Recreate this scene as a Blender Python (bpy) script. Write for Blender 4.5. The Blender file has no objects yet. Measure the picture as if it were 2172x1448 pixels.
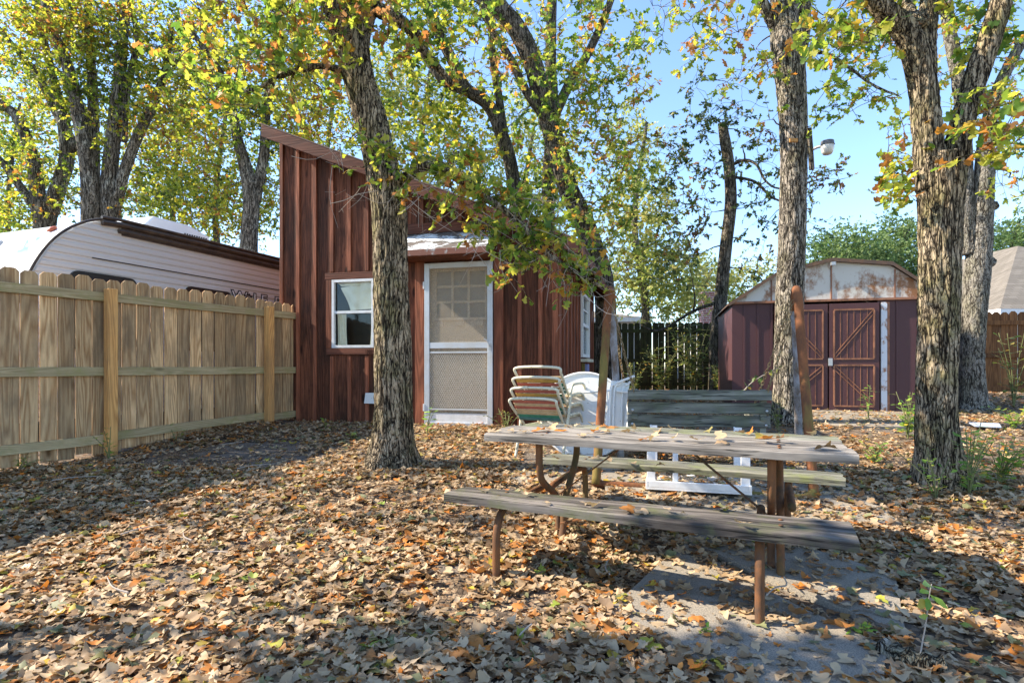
import bpy, math, random
import numpy as np
from mathutils import Vector, Matrix, noise as mnoise
random.seed(7); np.random.seed(7)
R = math.radians
F = 1200.0            # focal length in photo pixels (photo is 2172 wide)
CAMZ = 1.15
# ------------------------------------------------------------------ camera, sky, sun, exposure
scene = bpy.context.scene
cam = bpy.data.cameras.new('camera'); camo = bpy.data.objects.new('camera', cam)
scene.collection.objects.link(camo)
camo.location = (0, 0, CAMZ); camo.rotation_euler = (R(90), 0, 0)
cam.sensor_width = 36; cam.lens = 36 * F / 2172; cam.shift_y = 53 / 2172
cam.clip_start = .05; cam.clip_end = 600
scene.camera = camo
SUNV = Vector((-.985, .10, .80)).normalized()      # towards the sun
world = bpy.data.worlds.new('World'); scene.world = world; world.use_nodes = True
wn = world.node_tree; bg = wn.nodes['Background']
sky = wn.nodes.new('ShaderNodeTexSky'); sky.sky_type = 'NISHITA'; sky.sun_disc = False
sky.sun_elevation = math.asin(SUNV.z); sky.sun_rotation = math.atan2(SUNV.x, SUNV.y)
sky.air_density = .9; sky.dust_density = .1; sky.ozone_density = 5.5
wn.links.new(sky.outputs[0], bg.inputs[0]); bg.inputs[1].default_value = .15
sl = bpy.data.lights.new('sun', 'SUN'); sl.energy = 3.9; sl.angle = R(.5); sl.color = (1, .95, .86)
so = bpy.data.objects.new('sun', sl); scene.collection.objects.link(so)
so.rotation_euler = SUNV.to_track_quat('Z', 'Y').to_euler(); so.location = (-10, 0, 20)
scene.view_settings.view_transform = 'Standard'; scene.view_settings.look = 'None'
scene.view_settings.exposure = 1.7; scene.view_settings.gamma = 1
scene.view_settings.use_white_balance = True; scene.view_settings.white_balance_temperature = 7250   # the photograph's warm white balance
scene.cycles.max_bounces = 6; scene.cycles.transparent_max_bounces = 12

C = scene.collection
# ------------------------------------------------------------------ basic helpers
def P(px, py, d):                 # photo pixel at distance d -> place
    return Vector(((px - 1086) / F * d, d, CAMZ - (py - 777) / F * d))
def tag(o, label=None, cat=None, group=None, kind=None):
    if label: o['label'] = label
    if cat: o['category'] = cat
    if group: o['group'] = group
    if kind: o['kind'] = kind
    return o
def empty(name, loc=(0, 0, 0), rz=0, label=None, cat=None, group=None):
    o = bpy.data.objects.new(name, None); C.objects.link(o); o.empty_display_size = .1
    o.location = loc; o.rotation_euler = (0, 0, rz)
    return tag(o, label, cat, group)
def copy_thing(root, **kw):
    r = root.copy(); C.objects.link(r)
    for ch in list(root.children):
        c = ch.copy(); C.objects.link(c); c.parent = r
        for g in list(ch.children):
            q = g.copy(); C.objects.link(q); q.parent = c
    for k, v in kw.items(): r[k] = v
    return r
class MB:
    def __init__(s): s.v = []; s.f = []; s.r = []; s.m = []; s.rnd = None; s.mi = 0
    def add(s, vs, fs, rnd=None):
        o = len(s.v); s.v += [tuple(p) for p in vs]
        rr = rnd if rnd is not None else (s.rnd if s.rnd is not None else random.random())
        s.r += [rr] * len(vs)
        s.f += [tuple(i + o for i in f) for f in fs]; s.m += [s.mi] * len(fs)
    def box(s, c, d, rot=None, rnd=None):
        x, y, z = d[0] / 2, d[1] / 2, d[2] / 2
        vs = [Vector((a, b, e)) for a in (-x, x) for b in (-y, y) for e in (-z, z)]
        if rot is not None: vs = [rot @ p for p in vs]
        vs = [p + Vector(c) for p in vs]
        s.add(vs, [(0, 1, 3, 2), (4, 6, 7, 5), (0, 4, 5, 1), (2, 3, 7, 6), (0, 2, 6, 4), (1, 5, 7, 3)], rnd); return s
    def bar(s, a, b, w, h, up=Vector((0, 0, 1)), rnd=None):   # rectangular bar from a to b, w across, h along up
        a = Vector(a); b = Vector(b); t = (b - a).normalized(); sd = t.cross(up).normalized(); u = sd.cross(t)
        vs = []
        for p in (a, b):
            for i, j in ((-1, -1), (1, -1), (1, 1), (-1, 1)): vs.append(p + sd * i * w / 2 + u * j * h / 2)
        s.add(vs, [(0, 1, 2, 3), (7, 6, 5, 4), (0, 4, 5, 1), (1, 5, 6, 2), (2, 6, 7, 3), (3, 7, 4, 0)], rnd); return s
    def prism(s, pts, thick, rnd=None):        # pts: 3D planar loop, thick: vector
        pts = [Vector(p) for p in pts]; t = Vector(thick); n = len(pts)
        fs = [tuple(range(n - 1, -1, -1)), tuple(range(n, 2 * n))] + [(i, (i + 1) % n, n + (i + 1) % n, n + i) for i in range(n)]
        s.add(pts + [p + t for p in pts], fs, rnd); return s
    def tube(s, pts, rad, n=8, rnd=None, fn=None):
        pts = [Vector(p) for p in pts]
        if not hasattr(rad, '__len__'): rad = [rad] * len(pts)
        vs = []; fs = []; up = None
        for i, p in enumerate(pts):
            t = (pts[min(i + 1, len(pts) - 1)] - pts[max(i - 1, 0)])
            if t.length < 1e-9: t = Vector((0, 0, 1))
            t.normalize()
            if up is None: up = t.orthogonal().normalized()
            up = (up - t * up.dot(t));
            if up.length < 1e-6: up = t.orthogonal()
            up.normalize(); sd = t.cross(up)
            for k in range(n):
                a = 2 * math.pi * k / n; dr = up * math.cos(a) + sd * math.sin(a); r = rad[i]
                if fn: r = fn(p, dr, r, i)
                vs.append(p + dr * r)
        for i in range(len(pts) - 1):
            for k in range(n):
                k2 = (k + 1) % n; fs.append((i * n + k, i * n + k2, (i + 1) * n + k2, (i + 1) * n + k))
        fs.append(tuple(range(n - 1, -1, -1))); fs.append(tuple((len(pts) - 1) * n + k for k in range(n)))
        s.add(vs, fs, rnd); return s
    def ball(s, c, r, sc=(1, 1, 1), nu=10, nv=7, rnd=None):
        vs = []; fs = []
        for j in range(nv + 1):
            th = math.pi * j / nv
            for i in range(nu):
                a = 2 * math.pi * i / nu
                vs.append((c[0] + r * sc[0] * math.sin(th) * math.cos(a), c[1] + r * sc[1] * math.sin(th) * math.sin(a), c[2] + r * sc[2] * math.cos(th)))
        for j in range(nv):
            for i in range(nu): fs.append((j * nu + i, (j + 1) * nu + i, (j + 1) * nu + (i + 1) % nu, j * nu + (i + 1) % nu))
        s.add(vs, fs, rnd); return s
    def build(s, name, mat, parent=None, bevel=0, smooth=False, loc=None):
        me = bpy.data.meshes.new(name); me.from_pydata(s.v, [], s.f)
        mats = mat if isinstance(mat, (list, tuple)) else [mat]
        for m in mats: me.materials.append(m)
        if len(mats) > 1: me.polygons.foreach_set('material_index', s.m)
        at = me.attributes.new('rnd', 'FLOAT', 'POINT'); at.data.foreach_set('value', s.r)
        if smooth: me.polygons.foreach_set('use_smooth', [True] * len(me.polygons))
        me.update()
        o = bpy.data.objects.new(name, me); C.objects.link(o)
        if parent is not None: o.parent = parent
        if loc is not None: o.location = loc
        if bevel:
            b = o.modifiers.new('bevel', 'BEVEL'); b.width = bevel; b.segments = 2; b.limit_method = 'ANGLE'; b.angle_limit = R(40)
        return o
def smooth_path(pts, sub=4):                  # Catmull-Rom through Vectors
    pts = [Vector(p) for p in pts]; out = []
    for i in range(len(pts) - 1):
        p0 = pts[max(i - 1, 0)]; p1 = pts[i]; p2 = pts[i + 1]; p3 = pts[min(i + 2, len(pts) - 1)]
        for k in range(sub):
            t = k / sub
            out.append(.5 * ((2 * p1) + (p2 - p0) * t + (2 * p0 - 5 * p1 + 4 * p2 - p3) * t * t + (3 * p1 - p0 - 3 * p2 + p3) * t ** 3))
    out.append(pts[-1]); return out
def np_mesh(name, V, Fq, rnd, mat, parent=None, smooth=True):      # V (N,3), Fq (M,4) quads
    me = bpy.data.meshes.new(name); n = len(V); m = len(Fq)
    me.vertices.add(n); me.vertices.foreach_set('co', V.astype(np.float32).ravel())
    me.loops.add(m * 4); me.loops.foreach_set('vertex_index', Fq.astype(np.int32).ravel())
    me.polygons.add(m); me.polygons.foreach_set('loop_start', np.arange(m, dtype=np.int32) * 4)
    me.polygons.foreach_set('loop_total', np.full(m, 4, dtype=np.int32))
    if smooth: me.polygons.foreach_set('use_smooth', np.ones(m, dtype=bool))
    me.materials.append(mat)
    at = me.attributes.new('rnd', 'FLOAT', 'POINT'); at.data.foreach_set('value', rnd.astype(np.float32))
    me.update(calc_edges=True)
    o = bpy.data.objects.new(name, me); C.objects.link(o)
    if parent is not None: o.parent = parent
    return o
# ------------------------------------------------------------------ leaf shapes
ST_OAK = [(0, .012), (.12, .035), (.20, .12), (.27, .19), (.34, .18), (.40, .12), (.46, .17), (.52, .30), (.58, .36), (.64, .34), (.69, .24), (.74, .17), (.80, .21), (.87, .25), (.94, .20), (.985, .12), (1, .05)]
ST_CRISP = [(0, .015), (.15, .10), (.3, .22), (.45, .21), (.6, .28), (.75, .22), (.9, .17), (1, .05)]
ST_BIT = [(0, .1), (.35, .3), (.7, .22), (1, .08)]
ST_MID = [(0, .02), (.25, .24), (.38, .09), (.6, .36), (.72, .13), (.88, .2), (1, .02)]
ST_FAR = [(0, .04), (.4, .32), (.55, .2), (.8, .3), (1, .03)]
ST_OVAL = [(0, .02), (.25, .19), (.55, .25), (.85, .14), (1, .01)]
def leaf_mesh(name, pos, yaxis, normal, size, st, mat, parent=None, curl=.3, rnd=None, asym=.25, origin=None):
    N = len(pos); pos = np.asarray(pos, float)
    if origin is not None: pos = pos - np.array(origin)
    y = yaxis / (np.linalg.norm(yaxis, axis=1, keepdims=True) + 1e-9)
    z = normal - (normal * y).sum(1, keepdims=True) * y; z /= (np.linalg.norm(z, axis=1, keepdims=True) + 1e-9)
    x = np.cross(y, z)
    K = len(st); ty = np.array([a for a, b in st]); tx = np.array([b for a, b in st])
    TX = np.stack([-tx, np.zeros(K), tx], 1).ravel(); TY = np.repeat(ty, 3)
    mask = np.stack([np.ones(K), np.zeros(K), np.ones(K)], 1).ravel()
    ph = np.random.uniform(0, 6.28, (N, 1)); px = TX[None] * (1 + 1.3 * asym * np.sin(TY[None] * 8 + ph + 1.7 * np.sign(TX)[None])) * np.random.uniform(.75, 1.15, (N, 1)); py = TY[None] + .035 * mask * np.sin(TY[None] * 11 + ph * 2.3 + 2 * np.sign(TX)[None])
    a = np.random.uniform(-1, 1.3, (N, 1)) * curl * 1.25; b = np.random.uniform(-1, 1, (N, 1)) * curl
    c = np.random.uniform(-1, 1, (N, 1)) * curl
    pz = a * px ** 2 + b * (py - .5) ** 2 + c * px * (py - .5) + curl * .25 * np.sin(py * 9 + b * 9) * np.abs(px)
    s = np.asarray(size).reshape(N, 1)
    V = pos[:, None, :] + (s * px)[..., None] * x[:, None, :] + (s * py)[..., None] * y[:, None, :] + (s * pz)[..., None] * z[:, None, :]
    q = []
    for i in range(K - 1):
        for j in (0, 1): q.append((i * 3 + j, i * 3 + j + 1, (i + 1) * 3 + j + 1, (i + 1) * 3 + j))
    q = np.array(q); Fq = q[None] + (np.arange(N) * K * 3)[:, None, None]
    if rnd is None: rnd = np.random.rand(N)
    return np_mesh(name, V.reshape(-1, 3), Fq.reshape(-1, 4), np.repeat(rnd, K * 3), mat, parent)
# ------------------------------------------------------------------ materials
class NT:
    def __init__(s, name, rough=.8, spec=.3, metal=0):
        s.m = bpy.data.materials.new(name); s.m.use_nodes = True; s.t = s.m.node_tree
        s.b = s.t.nodes['Principled BSDF']; s.b.inputs['Roughness'].default_value = rough
        s.b.inputs['Specular IOR Level'].default_value = spec; s.b.inputs['Metallic'].default_value = metal
        s.out = s.t.nodes['Material Output']
    def n(s, t, **kw):
        x = s.t.nodes.new(t)
        for k, v in kw.items(): setattr(x, k, v)
        return x
    def l(s, a, b): s.t.links.new(a, b)
    def co(s, scale=(1, 1, 1), rnd=0):
        tc = s.n('ShaderNodeTexCoord'); v = tc.outputs['Object']
        if rnd:
            at = s.n('ShaderNodeAttribute', attribute_name='rnd'); mu = s.n('ShaderNodeMath', operation='MULTIPLY')
            s.l(at.outputs['Fac'], mu.inputs[0]); mu.inputs[1].default_value = rnd
            ad = s.n('ShaderNodeVectorMath', operation='ADD'); s.l(v, ad.inputs[0]); s.l(mu.outputs[0], ad.inputs[1]); v = ad.outputs[0]
        mp = s.n('ShaderNodeMapping'); mp.inputs['Scale'].default_value = scale; s.l(v, mp.inputs[0]); return mp.outputs[0]
    def rnd(s): return s.n('ShaderNodeAttribute', attribute_name='rnd').outputs['Fac']
    def noise(s, v, sc, det=4, ro=.6, dist=0):
        x = s.n('ShaderNodeTexNoise'); x.inputs['Scale'].default_value = sc; x.inputs['Detail'].default_value = det
        x.inputs['Roughness'].default_value = ro; x.inputs['Distortion'].default_value = dist; s.l(v, x.inputs['Vector']); return x.outputs['Fac']
    def vor(s, v, sc, feature='F1', out='Distance', rnd=1):
        x = s.n('ShaderNodeTexVoronoi', feature=feature); x.inputs['Scale'].default_value = sc; x.inputs['Randomness'].default_value = rnd
        s.l(v, x.inputs['Vector']); return x.outputs[out]
    def math(s, op, a, b=None):
        x = s.n('ShaderNodeMath', operation=op)
        for i, q in enumerate((a, b)):
            if q is None: continue
            if isinstance(q, (int, float)): x.inputs[i].default_value = q
            else: s.l(q, x.inputs[i])
        return x.outputs[0]
    def ramp(s, f, stops, interp='LINEAR'):
        x = s.n('ShaderNodeValToRGB'); cr = x.color_ramp; cr.interpolation = interp
        while len(cr.elements) < len(stops): cr.elements.new(.5)
        for e, (p, c) in zip(cr.elements, stops):
            e.position = p; e.color = (c[0], c[1], c[2], 1) if hasattr(c, '__len__') else (c, c, c, 1)
        s.l(f, x.inputs[0]); return x.outputs[0]
    def mix(s, f, a, b, mode='MIX'):
        x = s.n('ShaderNodeMix', data_type='RGBA', blend_type=mode)
        for sock, q in ((x.inputs[0], f), (x.inputs[6], a), (x.inputs[7], b)):
            if isinstance(q, (int, float)): sock.default_value = q
            elif isinstance(q, (tuple, list)): sock.default_value = (q[0], q[1], q[2], 1)
            else: s.l(q, sock)
        return x.outputs[2]
    def color(s, c):
        if isinstance(c, tuple): s.b.inputs['Base Color'].default_value = (*c, 1)
        else: s.l(c, s.b.inputs['Base Color'])
    def bump(s, h, strength=.5, dist=.01):
        x = s.n('ShaderNodeBump'); x.inputs['Strength'].default_value = strength; x.inputs['Distance'].default_value = dist
        s.l(h, x.inputs['Height']); s.l(x.outputs[0], s.b.inputs['Normal'])
def wood(name, dark, light, along='Z', grain=26, stain=None, stain_amt=.5, moss=None, knots=True, vary=.35, rough=.85, bump=.5, cracks=0):
    m = NT(name, rough, .2); k = {'X': (.07, 1, 1), 'Y': (1, .07, 1), 'Z': (1, 1, .07)}[along]
    k2 = {'X': (.35, 1, 1), 'Y': (1, .35, 1), 'Z': (1, 1, .35)}[along]
    v = m.co(k, 17.3); n1 = m.noise(v, 5, 2, .5)
    ring = m.math('FRACT', m.math('MULTIPLY', n1, grain)); ring = m.math('ABSOLUTE', m.math('SUBTRACT', m.math('MULTIPLY', ring, 2), 1))
    fine = m.noise(v, 110, 3, .6)
    g = m.math('ADD', m.math('MULTIPLY', ring, .55), m.math('MULTIPLY', fine, .6))
    col = m.ramp(g, [(.2, dark), (.85, light)])
    br = m.ramp(m.rnd(), [(0, 1 - vary), (1, 1 + vary * .45)]); col = m.mix(1, col, br, 'MULTIPLY')
    if stain:
        sn = m.noise(m.co(k2, 9.1), 2.6, 5, .65); col = m.mix(m.math('MULTIPLY', m.ramp(sn, [(.42, 0), (.66, 1)]), stain_amt), col, stain)
    if moss:
        mn = m.noise(m.co((1, 1, 1), 5), 5, 5, .7); col = m.mix(m.math('MULTIPLY', m.ramp(mn, [(.48, 0), (.68, 1)]), .75), col, moss)
    if knots:
        kn = m.vor(m.co(k2, 31.7), 3.1, rnd=1); col = m.mix(m.ramp(kn, [(.05, 1), (.10, 0)]), col, tuple(c * .35 for c in dark))
    if cracks:
        k3 = {'X': (.035, 1, 1), 'Y': (1, .035, 1), 'Z': (1, 1, .035)}[along]; cn = m.noise(m.co(k3, 23.1), 34, 2, .5); cr = m.math('ABSOLUTE', m.math('SUBTRACT', cn, .5))
        cm = m.ramp(cr, [(.006, 1), (.020, 0)]); col = m.mix(m.math('MULTIPLY', cm, cracks), col, tuple(c * .3 for c in dark)); g = m.math('SUBTRACT', g, m.math('MULTIPLY', cm, 1.2))
    m.color(col); m.bump(g, bump, .004); return m.m
def flat(name, c, rough=.5, spec=.4, metal=0, dirt=None, amt=.3, sc=8):
    m = NT(name, rough, spec, metal)
    if dirt: 
        f = m.noise(m.co(), sc, 6, .7); m.color(m.mix(m.math('MULTIPLY', m.ramp(f, [(.4, 0), (.7, 1)]), amt), c, dirt)); m.bump(f, .15, .004)
    else: m.color(c)
    return m.m
def leafmat(name, stops, trans=.5, rough=.55, tscale=1.5):
    m = NT(name, rough, .35); cst = m.ramp(m.rnd(), stops, 'LINEAR')
    f = m.noise(m.co(), 30, 3, .6); col = m.mix(m.math('MULTIPLY', f, .45), cst, m.mix(1, cst, (.45, .38, .3), 'MULTIPLY'))
    m.color(col)
    tr = m.n('ShaderNodeBsdfTranslucent'); m.l(m.mix(1, col, (tscale, tscale, tscale * .8), 'MULTIPLY'), tr.inputs[0])
    mx = m.n('ShaderNodeMixShader'); mx.inputs[0].default_value = trans
    m.l(m.b.outputs[0], mx.inputs[1]); m.l(tr.outputs[0], mx.inputs[2]); m.l(mx.outputs[0], m.out.inputs[0]); return m.m
def bark(name, ridge, ridge2, crack, sc=22, moss=(.12, .13, .02), moss_amt=.5, stretch=.11, bump=1.0):
    m = NT(name, .95, .1); v = m.co((1, 1, stretch))
    n1 = m.noise(v, sc, 3, .5, .25); c1 = m.math('ABSOLUTE', m.math('SUBTRACT', n1, .5))
    n2 = m.noise(m.co((1, 1, stretch * 2.2)), sc * 1.6, 3, .5, .2); c2 = m.math('ABSOLUTE', m.math('SUBTRACT', n2, .5))
    d = m.math('MINIMUM', m.math('MULTIPLY', c1, 1.0), m.math('ADD', m.math('MULTIPLY', c2, 1.0), .006))
    fine = m.noise(m.co((1, 1, .5)), 95, 5, .75); big = m.noise(m.co(), 3.2, 5, .65)
    rc = m.mix(m.ramp(fine, [(.36, 0), (.66, 1)]), ridge, ridge2)
    rc = m.mix(m.math('MULTIPLY', m.ramp(big, [(.46, 0), (.62, 1)]), moss_amt), rc, moss)
    col = m.mix(m.ramp(d, [(.010, 0), (.050, 1)]), crack, rc); m.color(col)
    h = m.math('ADD', m.ramp(d, [(0, 0), (.075, 1)]), m.math('MULTIPLY', fine, .4)); m.bump(h, bump, .022); return m.m
MAT = {}
MAT['fence'] = wood('fence_pine', (.36, .18, .075), (.76, .50, .27), 'Z', 20, (.17, .12, .075), .8, None, True, .36)
MAT['fence_rail'] = wood('fence_rail_pine', (.33, .24, .12), (.58, .44, .26), 'Y', 22, (.26, .22, .12), .6, (.28, .25, .10), True)
MAT['fence_post'] = wood('fence_post_cedar', (.40, .18, .06), (.68, .36, .13), 'Z', 22, (.22, .14, .08), .5, None, False)
MAT['dark_fence'] = wood('dark_mossy_fence_wood', (.018, .018, .008), (.055, .052, .022), 'Z', 16, (.01, .01, .006), .7, (.05, .06, .015), False)
MAT['brown_fence'] = wood('brown_stained_fence_wood', (.13, .05, .02), (.30, .13, .05), 'Z', 16, (.07, .03, .015), .6, None, False)
MAT['shed'] = wood('red_brown_shed_boards', (.085, .027, .014), (.215, .072, .038), 'Z', 14, (.034, .017, .011), .8, None, True, .4, .75, .6, cracks=.5)
MAT['shed_batten'] = wood('red_brown_shed_battens', (.15, .046, .024), (.33, .11, .058), 'Z', 12, (.07, .03, .02), .6, None, False, .35, .7, .5)
MAT['shed_trim'] = wood('red_brown_shed_trim', (.10, .032, .019), (.21, .074, .044), 'X', 12, (.05, .03, .024), .7, None, False, .3, .7, .5)
MAT['table'] = wood('weathered_grey_plank', (.075, .065, .055), (.42, .375, .325), 'X', 8, (.06, .05, .045), .6, None, False, .3, cracks=.85)
MAT['bench'] = wood('dark_weathered_plank', (.035, .029, .025), (.22, .19, .165), 'X', 7, (.035, .03, .028), .85, (.11, .12, .05), False, .3, cracks=.85)
MAT['mossy'] = wood('mossy_grey_plank', (.09, .088, .07), (.34, .325, .27), 'X', 7, (.09, .09, .06), .6, (.19, .21, .08), False, .2, cracks=.85)
MAT['swing'] = wood('grey_green_swing_slat', (.07, .07, .058), (.30, .295, .245), 'X', 8, (.045, .046, .038), .7, (.12, .135, .08), True, .25, cracks=.85)
MAT['shingle'] = None
def shingle():
    m = NT('roof_shingles', .9, .1); br = m.n('ShaderNodeTexBrick'); br.inputs['Scale'].default_value = 1.0
    br.inputs['Brick Width'].default_value = .3; br.inputs['Row Height'].default_value = .13; br.inputs['Mortar Size'].default_value = .008
    br.inputs['Color1'].default_value = (.13, .115, .10, 1); br.inputs['Color2'].default_value = (.21, .185, .16, 1); br.inputs['Mortar'].default_value = (.08, .07, .06, 1)
    m.l(m.co(), br.inputs['Vector']); f = m.noise(m.co(), 3, 4); m.color(m.mix(m.math('MULTIPLY', f, .5), br.outputs[0], (.19, .165, .13))); return m.m
MAT['shingle'] = shingle()
def brick():
    m = NT('red_chimney_brick', .9, .1); br = m.n('ShaderNodeTexBrick'); br.inputs['Scale'].default_value = 1
    br.inputs['Brick Width'].default_value = .24; br.inputs['Row Height'].default_value = .085; br.inputs['Mortar Size'].default_value = .012
    br.inputs['Color1'].default_value = (.24, .09, .08, 1); br.inputs['Color2'].default_value = (.36, .16, .15, 1); br.inputs['Mortar'].default_value = (.45, .4, .38, 1)
    sx = m.n('ShaderNodeSeparateXYZ'); cb = m.n('ShaderNodeCombineXYZ'); m.l(m.co(), sx.inputs[0])
    m.l(m.math('ADD', sx.outputs[0], sx.outputs[1]), cb.inputs[0]); m.l(sx.outputs[2], cb.inputs[1]); m.l(cb.outputs[0], br.inputs['Vector']); m.color(br.outputs[0]); return m.m
MAT['brick'] = brick()
def rustpipe(name, base, rust, green, amt=.5):
    m = NT(name, .85, .2); a = m.noise(m.co((1, 1, .4), 3), 12, 7, .75); b = m.noise(m.co((1, 1, .25), 8), 3.5, 4, .6)
    c = m.mix(m.ramp(a, [(.4, 0), (.6, 1)]), base, rust); c = m.mix(m.math('MULTIPLY', m.ramp(b, [(.51, 0), (.61, 1)]), amt), c, green)
    m.color(c); m.bump(m.noise(m.co(), 90, 3), .3, .003); return m.m
MAT['pipe_orange'] = rustpipe('orange_rusty_pipe', (.23, .085, .035), (.13, .055, .028), (.16, .145, .04), .75)
MAT['pipe_grey'] = rustpipe('flaking_grey_pipe', (.30, .31, .34), (.13, .10, .08), (.45, .46, .48), .5)
MAT['pipe_brown'] = rustpipe('brown_rusty_pipe', (.085, .050, .032), (.19, .078, .032), (.10, .10, .04), .4)
MAT['chain'] = rustpipe('rusty_chain_metal', (.30, .22, .11), (.16, .09, .05), (.34, .30, .18), .5)
def rustpaint(name, paint, rust, lo=.52, hi=.62, sc=2.2, rough=.55):
    m = NT(name, rough, .35); a = m.noise(m.co((1, 1, .7)), sc, 8, .72); sp = m.noise(m.co(), sc * 9, 3, .6)
    f = m.math('ADD', m.ramp(a, [(lo, 0), (hi, 1)]), m.ramp(sp, [(.68, 0), (.74, 1)]))
    c = m.mix(f, paint, m.mix(m.noise(m.co(), 20, 4), rust, tuple(q * .4 for q in rust))); m.color(c); m.bump(a, .2, .01); return m.m
MAT['barn_white'] = rustpaint('rust_stained_white_metal', (.54, .52, .47), (.34, .15, .06), .50, .60)
MAT['barn_maroon'] = rustpaint('faded_maroon_metal', (.075, .029, .031), (.12, .055, .04), .55, .75, 3)
MAT['barn_rust'] = rustpaint('rust_orange_trim', (.30, .13, .07), (.20, .09, .05), .45, .6, 9)
MAT['white_metal'] = rustpaint('chipped_white_metal', (.72, .72, .70), (.30, .22, .14), .64, .72, 6)
MAT['white_paint'] = flat('white_frame_paint', (.70, .71, .72), .45, .4, 0, (.42, .38, .32), .4, 14)
MAT['alu'] = flat('dull_door_aluminium', (.50, .53, .57), .4, .5, .15, (.40, .35, .28), .5, 6)
MAT['cream_metal'] = rustpaint('chipped_cream_metal', (.62, .58, .44), (.26, .20, .11), .55, .65, 14)
MAT['plastic_white'] = flat('white_plastic', (.78, .79, .80), .4, .4, 0, (.5, .46, .4), .35, 9)
MAT['rv_roof'] = flat('bright_white_gelcoat', (.80, .82, .84), .25, .5, 0, (.5, .52, .55), .3, 2)
MAT['rv_dark'] = flat('dark_brown_roof_rail', (.035, .025, .022), .45, .5, 0, (.16, .11, .07), .5, 7)
MAT['black'] = flat('black_rubber', (.012, .012, .012), .4, .5)
MAT['dark'] = flat('painted_interior_shade', (.012, .011, .010), .9, .1)  # near-black standing in for the unlit interior
MAT['decal'] = flat('dark_letter_decal', (.03, .03, .035), .5, .3)
MAT['decal_white'] = flat('white_letter_decal', (.74, .75, .77), .5, .3)
MAT['amber'] = flat('amber_marker_lens', (.45, .10, .04), .3, .5)
MAT['bluebox'] = flat('blue_grey_plastic', (.22, .24, .42), .6, .3)
MAT['curtain'] = flat('dusty_white_curtain', (.86, .80, .66), .9, .1, 0, (.66, .58, .42), .4, 9)
MAT['inner_door'] = flat('faded_tan_door_paint', (.60, .48, .35), .8, .2, 0, (.42, .32, .22), .6, 12)
MAT['lens'] = flat('milky_lamp_lens', (.55, .53, .48), .3, .5)
MAT['zinc'] = flat('galvanised_metal', (.40, .41, .42), .4, .5, .6)
def corrug():
    m = NT('white_ribbed_siding', .35, .5); f = m.noise(m.co(), 2.5, 4)
    m.color(m.mix(m.math('MULTIPLY', f, .4), (.62, .60, .60), (.5, .46, .44))); return m.m
MAT['rv_side'] = corrug()
def glass():
    m = NT('window_glass', .03, .8); tr = m.n('ShaderNodeBsdfTransparent'); tr.inputs[0].default_value = (.96, .98, .97, 1)
    gl = m.n('ShaderNodeBsdfGlossy'); gl.inputs['Roughness'].default_value = .04; gl.inputs[0].default_value = (.9, .95, 1, 1)
    mx = m.n('ShaderNodeMixShader'); fr = m.n('ShaderNodeFresnel'); fr.inputs[0].default_value = 1.4
    m.l(m.math('MULTIPLY', fr.outputs[0], .55), mx.inputs[0]); m.l(tr.outputs[0], mx.inputs[1]); m.l(gl.outputs[0], mx.inputs[2]); m.l(mx.outputs[0], m.out.inputs[0]); return m.m
MAT['glass'] = glass()
def screen():
    m = NT('dusty_insect_screen', .9, .1); m.color(m.mix(m.noise(m.co(), 14, 6, .7), (.42, .34, .25), (.62, .52, .40)))
    tr = m.n('ShaderNodeBsdfTransparent'); mx = m.n('ShaderNodeMixShader')
    f = m.ramp(m.noise(m.co(), 60, 5, .75), [(.3, .15), (.7, .42)]); m.l(f, mx.inputs[0])
    m.l(tr.outputs[0], mx.inputs[1]); m.l(m.b.outputs[0], mx.inputs[2]); m.l(mx.outputs[0], m.out.inputs[0]); return m.m
MAT['screen'] = screen()
def awn():
    m = NT('peeling_white_awning_roof', .8, .2); a = m.noise(m.co((.5, 1, 1)), 7, 9, .75); b = m.noise(m.co((.35, 1.6, 1)), 12, 6, .7)
    c = m.mix(m.ramp(a, [(.47, 0), (.54, 1)]), (.12, .10, .09), (.66, .70, .74)); c = m.mix(m.ramp(b, [(.54, 0), (.62, 1)]), c, (.06, .055, .045)); m.color(c); m.bump(a, .6, .01); return m.m
MAT['awning'] = awn()
def soil():
    m = NT('leaf_strewn_soil', .95, .1); v = m.co(); vc = m.vor(v, 22, 'F1', 'Color'); sx = m.n('ShaderNodeSeparateColor'); m.l(vc, sx.inputs[0])
    c = m.ramp(sx.outputs[0], [(0, (.07, .05, .035)), (.3, (.14, .10, .07)), (.55, (.24, .17, .11)), (.8, (.31, .21, .13)), (1, (.2, .1, .05))])
    d = m.vor(v, 22, 'DISTANCE_TO_EDGE'); c = m.mix(m.ramp(d, [(0, .9), (.08, 0)]), c, (.02, .016, .012))
    dirt = m.mix(m.noise(v, 40, 5), (.10, .08, .065), (.22, .185, .155)); c = m.mix(m.ramp(m.noise(v, 1.1, 4), [(.45, 0), (.58, .9)]), c, dirt)
    m.color(c); m.bump(m.math('ADD', m.noise(v, 60, 4), d), .6, .02); return m.m
MAT['soil'] = soil()
def conc():
    m = NT('weathered_concrete', .9, .2); v = m.co(); a = m.noise(v, 160, 3, .7); b = m.noise(v, 3, 5, .6)
    c = m.mix(b, (.24, .205, .165), (.40, .345, .27)); c = m.mix(m.ramp(a, [(.35, .7), (.6, 0)]), c, (.07, .068, .065)); m.color(c); m.bump(a, .5, .004); return m.m
MAT['concrete'] = conc()
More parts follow.
